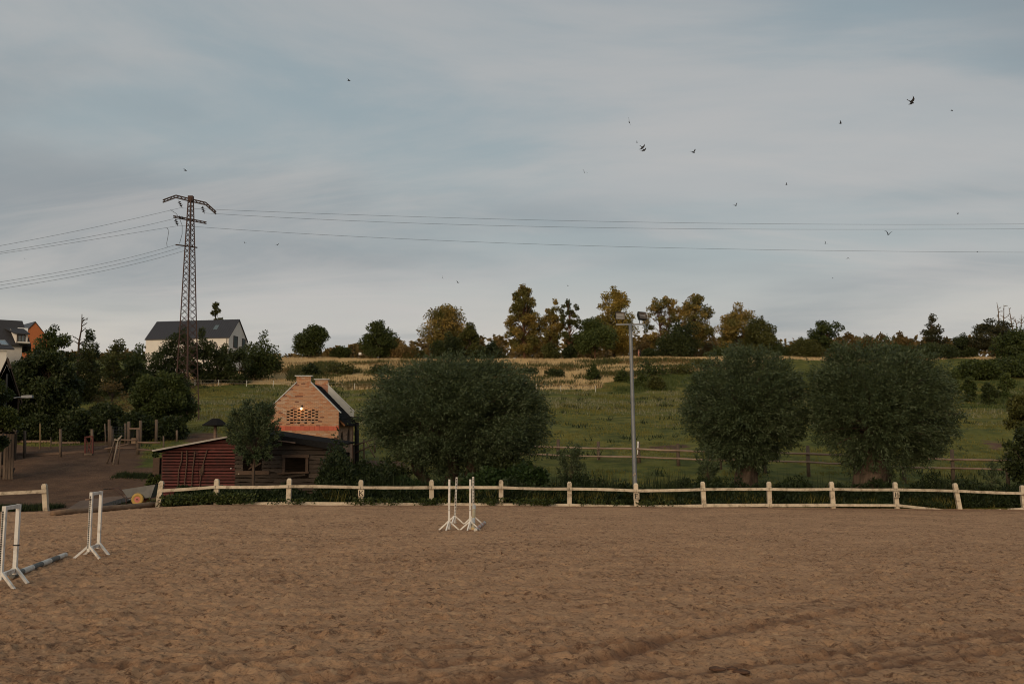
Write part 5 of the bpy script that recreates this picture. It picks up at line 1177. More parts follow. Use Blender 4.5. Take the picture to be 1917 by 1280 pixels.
# feeder shelter on the path
x, y = at_g(403, 822); y = 70.; x = at(403, 810, y)[0]; z = G(x, y); t = thing('feeder_shelter', 'small black-roofed shelter on a stump post behind the red shed', 'shelter', (x, y, z))
m = MB(); tp = at(403, 797, y); m.tube([(x, y, z - .2), (x, y, z + .4), (tp[0], y, tp[2])], [.12, .10, .11], 9); m.build('post', RAIL_WOOD, t, smooth=True)
k = mpp(y); m = MB(); zc = tp[2]; v = []
for r_, zz, n in ((24 * k, 0., 8), (24 * k, .06, 8), (7 * k, 13.5 * k, 8)):
    v += [(x + (4 if zz > 1 else 0) * 0 + r_ * math.cos(2 * math.pi * i / n + .39), y + r_ * math.sin(2 * math.pi * i / n + .39), zc + zz) for i in range(n)]
f = [tuple(range(8))[::-1], tuple(range(16, 24))] + [(a * 8 + i, a * 8 + (i + 1) % 8, a * 8 + 8 + (i + 1) % 8, a * 8 + 8 + i) for a in (0, 1) for i in range(8)]
m.add(v, f); m.build('roof', FELT, t)

# ------------------------------------------------------------------ enclosure on the left
def post_thing(label, px, rt, rb, r=.085, tilt=0, group='posts of the animal enclosure', Y=None, m_=None):
    m = MB(); x, y, z, top = gpost(m, px, rt, rb, Y, r, tilt); o = m.build('wooden_post', m_ or POST_WOOD, smooth=True); tag(o, label, 'post', group); return x, y
def encl():
    x, y = at_g(113, 855); t = thing('enclosure_fence', 'front row of tall posts with boards along the ground on the earth yard', 'fence', (x, y, G(x, y)))
    for px, rt, rb in ((46, 806, 857), (113, 803, 855), (172, 803, 850), (-22, 808, 858)):
        m = MB(); gpost(m, px, rt, rb, None, .10); m.build('post', POST_WOOD, t, smooth=True)
    for a, b in (((-30, 853), (44, 852)), ((44, 853.5), (112, 850)), ((112, 850), (160, 846.5)), ((174, 842), (206, 836.5))):
        A = at_g(a[0], a[1] + 1); B = at_g(b[0], b[1] + 1); m = MB(); m.beam((A[0], A[1], G(*A) + .10), (B[0], B[1], G(*B) + .10), .06, .17); m.build('board', RAIL_WOOD, t)
    x, y = at_g(258, 851); t = thing('pen_fence', 'pole rail pen fence between the easel and the red shed', 'fence', (x, y, G(x, y)))
    for px, rt, rb, r_ in ((258, 804, 851, .12), (204.5, 785, 846, .11), (207.5, 797, 846, .10), (210.5, 803, 844, .09), (306, 816, 846, .06)):
        m = MB(); gpost(m, px, rt, rb, None, r_); m.build('post', POST_WOOD, t, smooth=True)
    Yp = at_g(258, 851)[1] - .1
    for a, b in (((222, 823), (257, 823.5)), ((258, 827.5), (300, 828.5)), ((212, 838), (254, 838.5)), ((258, 841), (300, 843)), ((196, 840), (240, 831))):
        m = MB(); m.tube([tuple(at(*a, Yp)), tuple(at((a[0] + b[0]) / 2, (a[1] + b[1]) / 2 + .4, Yp)), tuple(at(*b, Yp))], .06, 7); m.build('rail', RAIL_WOOD, t, smooth=True)
    m = MB(); Yw = Yp + 2
    for r_ in (799, 805, 811, 817): m.tube([tuple(at(200, r_, Yw)), tuple(at(235, r_ - .5, Yw))], .012, 4)
    for px in range(200, 236, 3): m.tube([tuple(at(px, 798, Yw)), tuple(at(px, 818, Yw))], .008, 4)
    m.build('wire_mesh', WIRE, t, kind='stuff')
    x, y = at_g(252, 833); t = thing('gate_frame', 'timber gate frame with a crossbar and pale box panel in the enclosure', 'gate', (x, y, G(x, y)))
    for px, rt, rb in ((241, 789, 833), (263, 787, 828)):
        m = MB(); gpost(m, px, rt, rb, y, .12); m.build('post', POST_WOOD, t, smooth=True)
    m = MB(); m.beam(tuple(at(242, 802, y - .1)), tuple(at(262, 802, y - .1)), .10, .11); m.build('crossbar', RAIL_WOOD, t)
    m = MB(); a = at(250, 825, y); m.box(a, (.33, .06, .42)); m.build('panel', mat('pale_plywood', (.30, .20, .125), rough=.8), t)
    m = MB(); 
    for k in range(5): m.tube([tuple(at(246 + k * 2.2, 803, y + .1)), tuple(at(246 + k * 2.2, 819, y + .1))], .012, 4)
    m.build('wire_mesh', WIRE, t, kind='stuff')
    x, y = at_g(166, 852); t = thing('red_gate', 'small rust red gate with a diagonal cross brace, standing in the yard', 'gate', (x, y, G(x, y)))
    for a, b in (((159.5, 818), (159.5, 851)), ((173.5, 817), (173.5, 849)), ((158, 818.5), (174.5, 816.5))):
        m = MB(); m.beam(tuple(at(*a, y)), tuple(at(*b, y)), .10, .10, (0, 1, 0)); m.build('stile', RED_TIMBER, t)
    for a, b in (((161, 821), (170, 847)), ((172, 820), (164, 846))):
        m = MB(); m.beam(tuple(at(*a, y + .06)), tuple(at(*b, y + .06)), .05, .06, (0, 1, 0)); m.build('brace', RED_TIMBER, t)
    m = MB(); m.box(at(166, 850, y), (.55, .2, .12)); m.build('sill', POST_WOOD, t)
    for lb, px, rt, rb, r_, ti in (('yellowish thin stake behind the enclosure boards', 75, 792, 840, .05, 0), ('leaning thin post with a strut beside the wire mesh', 198, 793, 832, .05, -2), ('single post between wire mesh and gate frame', 234.5, 792, 832, .09, 0), ('tall thick post right of the gate frame, front of a pair', 292, 785, 828, .12, 1), ('slimmer tall post behind the thick post right of the gate frame', 297, 787, 822, .08, 0), ('tall slim post between post pair and short post', 317, 781, 823, .10, .5), ('short post with a side bar left of the feeder shelter', 331, 805, 826, .09, 0), ('dark tall post under the hazel bush', 338, 778, 815, .09, 0), ('low thin stump post before the undergrowth', 95, 818, 840, .04, 0)):
        post_thing(lb, px, rt, rb, r_, ti, 'single posts of the animal enclosure', m_=YELLOW_STAKE if px == 75 else None)
    # three legged easel
    x, y = at_g(213, 868); z = G(x, y); t = thing('wooden_trestle', 'three-legged wooden trestle standing on the yard grass', 'trestle', (x, y, z))
    for a, b, dy, m_ in (((216, 820), (200, 868), 0, POST_WOOD), ((222, 819), (211.5, 868), -.25, PALE_POLE), ((225, 818), (221, 868), .0, POST_WOOD), ((216, 821), (209, 866), .7, POST_WOOD)):
        A = at(*a, y); B = at(*b, y + dy); B[2] = G(B[0], B[1]) - .03; m = MB(); m.tube([tuple(A), tuple(B)], .045, 6); m.build('leg', m_, t, smooth=True)
    m = MB(); m.beam(tuple(at(214, 822.5, y - .08)), tuple(at(222, 824, y - .08)), .12, .08); m.build('crossbar', PALE_POLE, t)
    m = MB(); m.beam(tuple(at(221, 824, y - .1)), tuple(at(228, 815, y - .1)), .10, .08); m.build('prop', PALE_POLE, t)
    # lying timbers at the back
    for lb, a, b in (('long timber on the ground behind the enclosure posts', (28, 829), (96, 829)), ('pale timber on the ground between the enclosure posts', (97, 832), (150, 831))):
        A = at_g(*a); B = at_g(*b); m = MB(); m.beam((A[0], A[1], G(*A) + .12), (B[0], B[1], G(*B) + .12), .15, .16); tag(m.build('timber', RAIL_WOOD), lb, 'timber')
    A = at_g(116, 828); pts = [at(116 + i * 6, 827 + [0, 1, 4, 6, 6, 5][i], A[1]) for i in range(6)]; m = MB(); m.tube([tuple(p) for p in pts], [.05, .05, .045, .04, .03, .02], 6); tag(m.build('branch', DEAD, smooth=True), 'bare forked branch lying beside the second enclosure post', 'branch')
RED_TIMBER = mat('red_timber', (.14, .045, .036), (.09, .034, .03), 6, rough=.85); PALE_POLE = mat('pale_pole', (.36, .30, .23), (.26, .21, .16), 6, rough=.8); YELLOW_STAKE = mat('yellow_stake', (.26, .18, .085), rough=.8)
encl()
def coop():
    Y = 60.0; w = lambda px, row, dy=0: at(px, row, Y + dy)
    a = w(14, 846); t = thing('slatted_coop', 'small slatted wooden coop on plank legs with green roof at the left edge', 'coop', (a[0], Y, G(a[0], Y)))
    for r_ in (788, 794, 800, 806):
        m = MB(); m.beam(tuple(w(-20, r_)), tuple(w(31, r_ - .5)), .03, .12); m.build('slat', PALE_SLAT, t)
    for px in (-18, 5, 29):
        m = MB(); m.beam(tuple(w(px, 784, .06)), tuple(w(px, 812, .06)), .07, .07, (0, 1, 0)); m.build('post', POST_WOOD, t)
    m = MB(); A = w(5, 797, .7); m.box(A, (1.5, 1.0, .75)); m.build('dark_inside', DARK, t)  # solid near-black box stands for the shaded inside of the coop
    for px in (-14, -6, 2, 10, 15, 20, 25):
        m = MB(); b = w(px, 845, .1); b[2] = min(b[2], G(b[0], b[1]) - .03); m.beam(tuple(b), tuple(w(px, 812, .1)), .13, .04, (0, 1, 0)); m.build('plank', POST_WOOD, t)
    m = MB(); A, B = w(-22, 774, -.3), w(33, 785, -.3); C, D_ = w(-22, 768, 1.3), w(29, 776, 1.3)
    v = [tuple(q) for q in (A, B, D_, C)]; v += [(q[0], q[1], q[2] + .05) for q in v]; m.add(v, [(3, 2, 1, 0), (4, 5, 6, 7), (0, 1, 5, 4), (1, 2, 6, 5), (2, 3, 7, 6), (3, 0, 4, 7)]); m.build('roof', mat('green_roofing', (.07, .095, .085), rough=.8), t)
    # black post with street light arm
    x, y = at_g(3, 870); z = G(x, y); tp = at(3, 700, y); t = thing('street_lamp', 'black lamp post with grey light head on a long arm at the left edge', 'street lamp', (x, y, z))
    m = MB(); m.tube([(x, y, z - .2), (x, y, z + 2), (x, y, tp[2])], [.10, .09, .06], 9); m.build('pole', BLACK_INK, t, smooth=True)
    m = MB(); m.tube([tuple(at(3, 748, y)), tuple(at(20, 745, y)), tuple(at(42, 743, y))], .03, 7); m.build('arm', GALV, t, smooth=True)
    m = MB(); A = at(41, 742.5, y); B = at(61, 742, y); m.beam(tuple(A), tuple((A + B) / 2), .20, .14, taper=1.3); m.beam(tuple((A + B) / 2), tuple(B), .26, .19, taper=.9); m.build('lamp_head', GREY_HEAD, t)
    # feeding trough
    x, y = at_g(6, 893); z = G(x, y); t = thing('feed_trough', 'dark wooden feed trough at the left edge of the yard', 'trough', (x, y, z))
    m = MB(); m.prism([(-1.3, .55), (-1.0, .12), (.3, .12), (.42, .55), (.36, .55), (.26, .2), (-.95, .2), (-1.22, .55)], (1, 0, 0), (0, 0, 1), (x, y, z), (0, .55, 0)); m.prism([(-1.26, .5), (-1.0, .14), (.28, .14), (.4, .5)], (1, 0, 0), (0, 0, 1), (x, y - .03, z), (0, .03, 0)); m.build('basin', GREY_WOOD, t)
    for dx in (-.8, .15):
        m = MB(); m.box((x + dx, y + .28, z + .03), (.1, .5, .22)); m.build('leg', GREY_WOOD, t)
    # dark timber hut, its gable turned to the yard
    Y = 66.; a = at(2, 860, Y); t = thing('timber_hut', 'dark gabled timber hut half hidden by leaves at the left edge', 'hut', (a[0], Y, G(a[0], Y)))
    vv = np.array([a[0], Y, 0]); vv /= np.linalg.norm(vv); uu = np.array([vv[1], -vv[0], 0]); k = mpp(Y) * .85; O = np.array([a[0], Y, 0.])
    zr_ = at(2, 672, Y)[2]; ze = at(2, 744, Y)[2]; z0 = G(a[0], Y) - .4; hw = 30 * k
    m = MB(); m.prism([(-hw, z0), (hw, z0), (hw, ze), (0, zr_ - .12), (-hw, ze)], tuple(uu), (0, 0, 1), tuple(O + vv * 2.9), tuple(vv * .12)); m.build('back_wall', mat('shaded_timber_wall', (.008, .007, .006), (.014, .011, .009), 3, (6, 1, 1), rough=.9), t)  # shade of the open interior is painted on as near-black wall colour
    for s in (-1, 1):
        m = MB(); A = O + uu * s * (hw - .08) + vv * .5; B = O + uu * s * (hw - .08) + vv * 2.8; zz = (z0 + ze) / 2; m.beam((A[0], A[1], zz), (B[0], B[1], zz), .1, ze - z0); m.build('side_wall', bpy.data.materials['shaded_timber_wall'], t)
    dt = mat('dark_tiles', (.030, .024, .021), rough=.85)
    for s in (-1, 1):
        A = O - vv * .35 + np.array([0, 0, zr_]); B = O - vv * .35 + uu * s * hw * 1.15 + np.array([0, 0, ze - (zr_ - ze) * .15]); dd = vv * 4.1; th = np.array([0, 0, .13]); v = [A, B, B + dd, A + dd, A + th, B + th, B + th + dd, A + th + dd]
        m = MB(); m.add([tuple(p) for p in v], [(3, 2, 1, 0), (4, 5, 6, 7), (0, 1, 5, 4), (1, 2, 6, 5), (2, 3, 7, 6), (3, 0, 4, 7)]); m.build('roof', dt, t)
        if s == 1: m = MB(); m.beam(tuple(A - vv * .03), tuple((A * .78 + B * .22) - vv * .03), .05, .16); m.build('fascia', GREY_WOOD, t)
PALE_SLAT = mat('pale_slat', (.20, .16, .12), (.14, .11, .09), 5, (1, 1, 4), rough=.9, rnd=.2); GREY_HEAD = mat('lamp_housing', (.25, .26, .27), (.2, .21, .22), 4, rough=.5)
coop()

# ------------------------------------------------------------------ paddock fence and electric fence
PALE_RAIL = mat('pale_rail', (.42, .30, .225), (.27, .19, .14), 3, (.5, 1, 3), .9, .15, bump=.5, rnd=.35)
def paddock():
    posts = [(1045, 822, 848), (1120, 826, 863), (1195, 826, 863), (1269, 830, 862), (1347, 832, 866), (1431, 834, 869), (1512, 834, 874), (1600, 838, 878), (1690, 840, 880), (1782, 841, 883), (1884, 846, 887), (1990, 850, 892), (975, 820, 846)]
    posts.sort()
    Yl = lambda px: float(np.interp(px, [950, 1045, 1195, 1431, 1782, 1990], [76, 74.5, 71.5, 67.5, 62.5, 60]))
    t = thing('paddock_fence', 'two-rail wooden paddock fence crossing the grass behind the willows', 'fence', tuple(at(1300, 862, Yl(1300))))
    P = []
    for px, rt, rb in posts:
        Y = Yl(px); tp = at(px, rt, Y); z = G(tp[0], Y); m = MB()
        m.tube([(tp[0] + random.uniform(-.03, .03), Y, min(z, tp[2] - 1.0) - .2), tuple(tp)], [.13, .115], 8); m.build('post', POST_WOOD, t, smooth=True); P.append((px, Y))
    up = {975: 836, 1045: 837, 1120: 839, 1195: 840, 1269: 843, 1347: 845, 1431: 847, 1512: 849, 1600: 852, 1690: 857, 1782: 860, 1884: 862, 1990: 866}
    lo = {975: 850, 1045: 852, 1120: 854, 1195: 855, 1269: 858, 1347: 861, 1431: 862, 1512: 864.5, 1600: 868, 1690: 874, 1782: 876, 1884: 879, 1990: 883}
    for k, (a, b) in enumerate(zip(posts[:-1], posts[1:])):
        for dct, r_ in ((up, .075), (lo, .068)):
            A = at(a[0], dct[a[0]], Yl(a[0]) - .13); B = at(b[0], dct[b[0]], Yl(b[0]) - .13); M = (A + B) / 2 + np.array([0, 0, random.uniform(-.05, .03)])
            m = MB(); m.tube([tuple(A), tuple(M), tuple(B)], [r_, r_ * .9, r_ * .85], 7); m.build('rail', PALE_RAIL, t, smooth=True)
    m = MB(); Y = Yl(1193) - .16; c0 = at(1194, 826, Y)
    for i in range(6): m.beam(tuple(at(1194.5 - i * .2, 826 + i * 4, Y - .02 * (i % 2))), tuple(at(1194.3 - i * .2, 830.4 + i * 4, Y - .02 * ((i + 1) % 2))), .13 - .012 * i, .03, (0, 1, 0))
    tag(m.build('cloth', WHITE_PAINT), 'white cloth strip hanging on a paddock fence post behind the lamp pole', 'cloth')
    m = MB(); Y = Yl(1120) - .16; c = at(1120.5, 838, Y)
    for k in range(4): m.tube([(c[0] + (.12 + .01 * k) * math.cos(a), Y - .02 * k, c[2] + .11 * math.sin(a) - .03) for a in np.linspace(0, 6.28, 13)], .014, 5, False)
    m.tube([tuple(at(1122, 841, Y)), tuple(at(1121, 852, Y)), tuple(at(1117, 864, Y))], .014, 5)
    tag(m.build('rope_coil', PALE_POLE), 'coil of pale rope hung on a paddock fence post left of the lamp pole', 'rope', None)['kind'] = 'thing'
paddock()
TAPE = mat('white_tape', (.40, .36, .30), rough=.7); WHITE_POST = mat('white_plastic', (.68, .66, .60), rough=.5)
def electric(label, pts, Y0):
    t = thing('electric_fence', label, 'fence', tuple(at(pts[0][0], pts[0][1], Y0(pts[0][0]))))
    tops = []
    for px, rt, rb in pts:
        Y = Y0(px); x = at(px, rb, Y)[0]; z = G(x, Y); h = (rb - rt) * mpp(Y); m = MB(); m.tube([(x, Y, z - .2), (x + random.uniform(-.08, .08), Y, z + h)], .045, 6); m.build('post', WHITE_POST, t); tops.append((x, Y, z + h))
    for a, b in zip(tops[:-1], tops[1:]):
        for f in (.92, .55):
            m = MB(); A = Vector(a) - Vector((0, .05, (1 - f) * 1.1)); B = Vector(b) - Vector((0, .05, (1 - f) * 1.1)); m.beam(A, B, .012, .018); m.build('tape', TAPE, t)
electric('thin white-posted electric fence along the dry grass, left part', [(162, 694, 709), (246, 689, 703), (322, 684, 697), (366, 683, 695), (410, 681, 693), (462, 683, 695), (512, 684, 697), (564, 688, 700), (615, 690, 703), (664, 696, 708), (712, 700, 712)], lambda px: float(np.interp(px, [160, 330, 700], [154, 150, 146.5])))
electric('thin white-posted electric fence in the dry grass, left of the lamp pole', [(958, 712, 724), (1004, 712, 725), (1050, 714, 726), (1115, 716, 728)], lambda px: 143.)
# ------------------------------------------------------------------ floodlight pole
def floodlight():
    Y = 51.0; b = at(1190, 945, Y); x = b[0]; z = G(x, Y)
    t = thing('floodlight_pole', 'tall grey steel pole with two floodlights on a crossbar', 'lamp post', (x, Y, z))
    tp = at(1180, 606, Y); n = 8
    m = MB(); m.tube([(x + (tp[0] - x) * i / n, Y, z - .3 + (tp[2] - z + .3) * i / n) for i in range(n + 1)], [.125 - .005 * i for i in range(n + 1)], 12); m.build('pole', GALV_POLE, t, smooth=True)
    m = MB(); m.beam(tuple(at(1153, 607.5, Y)), tuple(at(1207, 607, Y)), .09, .07); m.build('crossbar', GALV_POLE, t)
    for px, row in ((1189, 886.5), (1186, 889)):
        m = MB(); m.box(at(px, row, Y - .13), (.07, .03, .09)); m.build('tag', PALE_POLE, t)
    def flood(c, W_, H_, yaw, pitch, lit):
        Rm = Matrix.Rotation(yaw, 3, 'Z') @ Matrix.Rotation(pitch, 3, 'X'); C = Vector(c); D = .24
        def tr(v): return [tuple(C + Rm @ Vector(p)) for p in v]
        a, hh = W_ / 2, H_ / 2; fr = [(-a, -D / 2, -hh), (a, -D / 2, -hh), (a, -D / 2, hh), (-a, -D / 2, hh)]; bk = [(-a * .72, D / 2, -hh * .7), (a * .72, D / 2, -hh * .7), (a * .72, D / 2, hh * .7), (-a * .72, D / 2, hh * .7)]
        inn = [(p[0] * .86, -D / 2, p[2] * .84) for p in fr]; dp = [(p[0] * .7, -D / 2 + .09, p[2] * .62) for p in fr]
        m = MB(); m.add(tr(fr + bk + inn + dp), [(4, 7, 6, 5), (0, 4, 5, 1), (1, 5, 6, 2), (2, 6, 7, 3), (3, 7, 4, 0)] + [(i, (i + 1) % 4, 8 + (i + 1) % 4, 8 + i) for i in range(4)]); h = m.build('floodlight', BLACK_INK, t)
        m = MB(); m.add(tr(inn + dp), [(i, (i + 1) % 4, 4 + (i + 1) % 4, 4 + i) for i in range(4)] + [(4, 5, 6, 7)]); m.build('reflector', REFLECT if lit else REFLECT_SHADED, h)
        m = MB(); m.add(tr([(-a * .6, -D / 2 + .03, -.025), (a * .6, -D / 2 + .03, -.025), (a * .6, -D / 2 + .03, .025), (-a * .6, -D / 2 + .03, .025), (-a * .6, -D / 2 + .06, -.025), (a * .6, -D / 2 + .06, -.025), (a * .6, -D / 2 + .06, .025), (-a * .6, -D / 2 + .06, .025)]), [(0, 1, 2, 3), (0, 4, 5, 1), (3, 2, 6, 7)]); m.build('lamp_tube', REFLECT, h)
        for s_ in (-1, 1):
            m = MB(); m.beam(tuple(C + Rm @ Vector((s_ * a * .7, 0, -hh * .9))), (C.x + s_ * a * .5, Y, tp[2] - .03), .03, .03); m.build('bracket', BLACK_INK, h)
    flood(at(1160, 592, Y), .54, .42, R(10), R(-6), True); flood(at(1201, 592.5, Y), .50, .44, R(28), R(-24), False)
GALV_POLE = mat('galvanised_pole', (.22, .235, .245), (.16, .17, .18), 6, (1, 1, .5), rough=.55, spec=.4, metal=.4)
REFLECT = mat('silver_reflector', (.40, .37, .33), (.26, .24, .21), 6, (1, 1, 8), rough=.35, metal=.5); REFLECT_SHADED = mat('shaded_reflector', (.09, .08, .075), (.16, .14, .13), 6, rough=.4)  # second reflector is the shaded copy, its darkness painted into the colour
floodlight()

# ------------------------------------------------------------------ lattice pylon and its wires
def pylon():
    Y = 99.0; k = mpp(Y); base = at(351, 785, Y); bx = base[0]; bz = G(bx, Y)
    t = thing('lattice_pylon', 'rusty lattice steel power pylon rising above the left bushes', 'pylon', (bx, Y, bz))
    def axis(row): return at(np.interp(row, [370, 700, 800], [357.2, 350.6, 349]), row, Y)
    def half(row): return np.interp(row, [372, 480, 600, 700, 790], [4.6, 9.5, 14.2, 18.6, 22.5]) * k
    ang = [R(a) for a in (-74, 16, 106, 196)]
    def leg(row, i): c = axis(row); r_ = half(row); return np.array([c[0] + r_ * math.cos(ang[i]), c[1] + r_ * math.sin(ang[i]), c[2]])
    for i in range(4):
        m = MB(); rows = [372, 480, 600, 700, 800]
        for a, b in zip(rows[:-1], rows[1:]): m.beam(tuple(leg(b, i)), tuple(leg(a, i)), .09, .09, (0, 1, 0))
        m.build('leg', RUST, t)
    rows = [374]; 
    while rows[-1] < 796: rows.append(rows[-1] + 8.2 + (rows[-1] - 374) * .022)
    unit = MB(); unit.box((0, 0, .5), (1, 1, 1)); me = bpy.data.meshes.new('brace')
    me.from_pydata(unit.v, [], unit.f); me.materials.append(RUST)
    org = Vector((bx, Y, bz))
    for a, b in zip(rows[:-1], rows[1:]):
        for i in range(4):
            j = (i + 1) % 4
            for p, q in ((leg(a, i), leg(b, j)), (leg(b, i), leg(a, j))):
                o = bpy.data.objects.new('brace', me); COL.objects.link(o); o.parent = t
                d = Vector(q) - Vector(p); o.location = Vector(p) - org; o.rotation_euler = d.to_track_quat('Z', 'Y').to_euler(); o.scale = (.032, .032, d.length)
    cxp = axis(400)[0]
    def P(px, row): x = at(px, row, Y)[0]; yy = Y + (x - cxp) * .35; return at(px, row, yy)
    def arm(pts, gap, nm, th):
        m = MB()
        for a, b in zip(pts[:-1], pts[1:]):
            A, B = P(*a), P(*b)
            for dz in (0, gap): m.beam((A[0], A[1], A[2] + dz), (B[0], B[1], B[2] + dz), th, th)
            n = 4
            for i in range(n):
                q0 = A + (B - A) * i / n; q1 = A + (B - A) * (i + 1) / n; m.beam((q0[0], q0[1], q0[2] + (gap if i % 2 else 0)), (q1[0], q1[1], q1[2] + (0 if i % 2 else gap)), th * .6, th * .6)
        return m.build(nm, RUST_DARK, t)
    arm([(304.5, 379), (329, 370), (357, 377), (385, 383.5), (404.5, 401)], .24, 'crossarm', .11); arm([(324, 407), (357, 413), (386.5, 419)], .17, 'crossarm', .09); arm([(328.5, 458.5), (350, 461), (369.5, 464)], .04, 'crossarm', .08)
    m = MB(); c = axis(373); m.box((c[0], c[1], c[2] + .05), (.5, .45, .55)); m.build('cap_box', RUST, t)
    for a, b in (((334.5, 376), (341, 389)), ((378.5, 386), (382.5, 400)), ((328, 410), (333, 423)), ((344, 408), (332, 406))):
        A, B = P(*a), P(*b); m = MB(); m.tube([tuple(A), tuple(B)], .035, 6); o = m.build('insulator', INSUL, t)
        for f in (.2, .45, .7):
            c = A + (B - A) * f; d = (B - A) / np.linalg.norm(B - A); q = MB(); q.tube([tuple(c - d * .07), tuple(c), tuple(c + d * .05)], [.06, .19, .06], 9); q.build('disc', INSUL, o)
    G_ = 'power wires on the lattice pylon'
    def wire(label, ctrl, Ys, r=.013, nm='power_wire'):
        # ctrl: photo points on the wire, Ys: distance at its two ends
        c = np.array(ctrl, float); px = np.linspace(c[0, 0], c[-1, 0], 26)
        kf = np.polyfit(c[:, 0], c[:, 1], min(3, len(c) - 1)); s = (px - px[0]) / (px[-1] - px[0])
        pts = [tuple(at(px[i], np.polyval(kf, px[i]), Ys[0] + (Ys[1] - Ys[0]) * s[i])) for i in range(26)]
        m = MB(); m.tube(pts, r, 5); tag(m.build(nm, WIRE), label, 'wire', G_)
    ya = lambda px: Y + (at(px, 400, Y)[0] - cxp) * .35
    wire('topmost wire running from the pylon to the right edge', [(341, 389), (405, 393.5), (700, 403), (958, 411), (1250, 417), (1500, 419.5), (1917, 419.5), (2050, 418)], (ya(341), 118))
    wire('second wire from top running to the right edge', [(382.5, 400), (480, 403.5), (700, 415), (958, 424), (1250, 428), (1500, 429), (1917, 429), (2050, 428)], (ya(382), 118))
    wire('lowest wire running from the pylon to the right edge', [(333, 423), (400, 426.5), (480, 431.5), (958, 456.5), (1250, 463.5), (1500, 468.5), (1917, 472.5), (2050, 473)], (ya(333), 118))
    for lb, c in (('topmost of the wires running left from the pylon', [(341, 389), (319, 393), (260, 407.8), (0, 460), (-80, 474)]), ('second wire running left from the pylon', [(324, 410), (260, 424.8), (0, 472), (-80, 486)]), ('third wire running left from the pylon', [(333, 423), (308, 427), (260, 434.7), (0, 475), (-80, 486)]),
                  ('fourth wire running left, upper of the low set', [(328.5, 458.5), (310, 464), (260, 477.8), (0, 528), (-80, 541)]), ('fifth wire running left, middle of the low set', [(346, 460), (332, 466), (260, 485), (0, 534), (-80, 547)]), ('lowest wire running left from the pylon', [(362, 463), (345, 471), (260, 492), (0, 541), (-80, 554)])):
        wire(lb, c, (ya(c[0][0]), 88))
    for lb, pts in (('hanging jumper wire beside the pylon, right one', ((319, 393), (330, 400), (336, 409), (341, 422), (341, 438), (336, 456))), ('hanging jumper wire beside the pylon, left one', ((312, 426), (316, 432), (314, 445), (312, 455), (313, 463)))):
        m = MB(); m.tube([tuple(at(a, b, Y - 2)) for a, b in pts], .022, 5); tag(m.build('jumper_wire', WIRE, smooth=True), lb, 'wire', G_)
RUST_DARK = mat('dark_rusty_steel', (.060, .036, .028), (.038, .027, .023), 8, rough=.8)
pylon()

# ------------------------------------------------------------------ houses on the hill
HOUSE_WHITE = mat('white_render', (.70, .66, .60), (.64, .60, .55), 1.5, rough=.9, spec=.15); ROOF_SEAM = mat('dark_standing_seam', (.034, .032, .036), (.042, .039, .043), 2, rough=.45, spec=.4)
ROOF_TILE = mat('dark_roof_tiles', (.030, .029, .032), (.040, .038, .040), 4, (1, 1, 4), rough=.8, bump=.4); GLASS = mat('window_glass', (.10, .13, .14), rough=.08, spec=.6); DKFRAME = mat('dark_window_frame', (.05, .035, .028), rough=.6)
ORANGE_WALL = mat('orange_cladding', (.40, .13, .045), (.33, .10, .036), 3, (6, 6, .4), rough=.8)
def gable_house(name, label, B, u, L, Wd, z0, ze, zr, wm, rm, seams=0, ov=.25):
    """B = near corner of the gable wall; u = unit vector along the ridge away from that gable; the gable runs to its right"""
    u = np.array([u[0], u[1], 0.]) / math.hypot(*u); v = np.array([u[1], -u[0], 0.]); B = np.array([B[0], B[1], 0.])
    v = v * (1 if v[1] > 0 else -1)
    t = thing(name, label, 'house', (B[0], B[1], z0)); Zv = np.array([0, 0, 1.])
    m = MB(); m.prism([(0, z0 - 1), (Wd, z0 - 1), (Wd, ze), (Wd / 2, zr), (0, ze)], tuple(v), (0, 0, 1), tuple(B), tuple(u * L)); m.build('wall', wm, t)
    for a, s in ((-ov, 0), (Wd + ov, 1)):
        sl = (zr - ze) / (Wd / 2); e = B + v * a + Zv * (ze - sl * ov + .03); r_ = B + v * (Wd / 2) + Zv * (zr + .03); o = u * -.18; th = Zv * .16
        q = [e + o, r_ + o, r_ + u * (L + .18), e + u * (L + .18)]; q += [p + th for p in q]; m = MB(); m.add([tuple(p) for p in q], [(3, 2, 1, 0), (4, 5, 6, 7), (0, 1, 5, 4), (1, 2, 6, 5), (2, 3, 7, 6), (3, 0, 4, 7)]); ro = m.build('roof', rm, t)
        if seams and s == 0:
            sm = MB()
            for i in range(seams):
                d = u * (L * (i + .5) / seams) + Zv * .17; sm.beam(tuple(e + d), tuple(r_ + d), .05, .06)
            sm.build('roof_seams', rm, ro, kind='stuff')
    return t, B, u, v
def house_window(t, c, a, n, w_, h_, nm='window', mull=True, fm=None):
    """window frame and pane set on a wall: c centre, a unit vector along the wall, n outward normal"""
    c = Vector(c); a = Vector(a); n = Vector(n); f = MB(); b = .09
    for p, q in (((-w_ / 2, 0), (w_ / 2, 0)),):
        for s in (-1, 1): f.beam(c + a * (-w_ / 2) + Vector((0, 0, s * h_ / 2)) + n * .02, c + a * (w_ / 2) + Vector((0, 0, s * h_ / 2)) + n * .02, .12, b); f.beam(c + a * (s * w_ / 2) - Vector((0, 0, h_ / 2)) + n * .021, c + a * (s * w_ / 2) + Vector((0, 0, h_ / 2)) + n * .021, .12, b, tuple(n))
    if mull: f.beam(c - Vector((0, 0, h_ / 2)) + n * .02, c + Vector((0, 0, h_ / 2)) + n * .02, .10, .07, tuple(n))
    o = f.build(nm, fm or DKFRAME, t); g = MB(); g.beam(c - a * (w_ / 2 - .02) + n * .012, c + a * (w_ / 2 - .02) + n * .012, .03, h_ - .04); g.build('pane', GLASS, o)
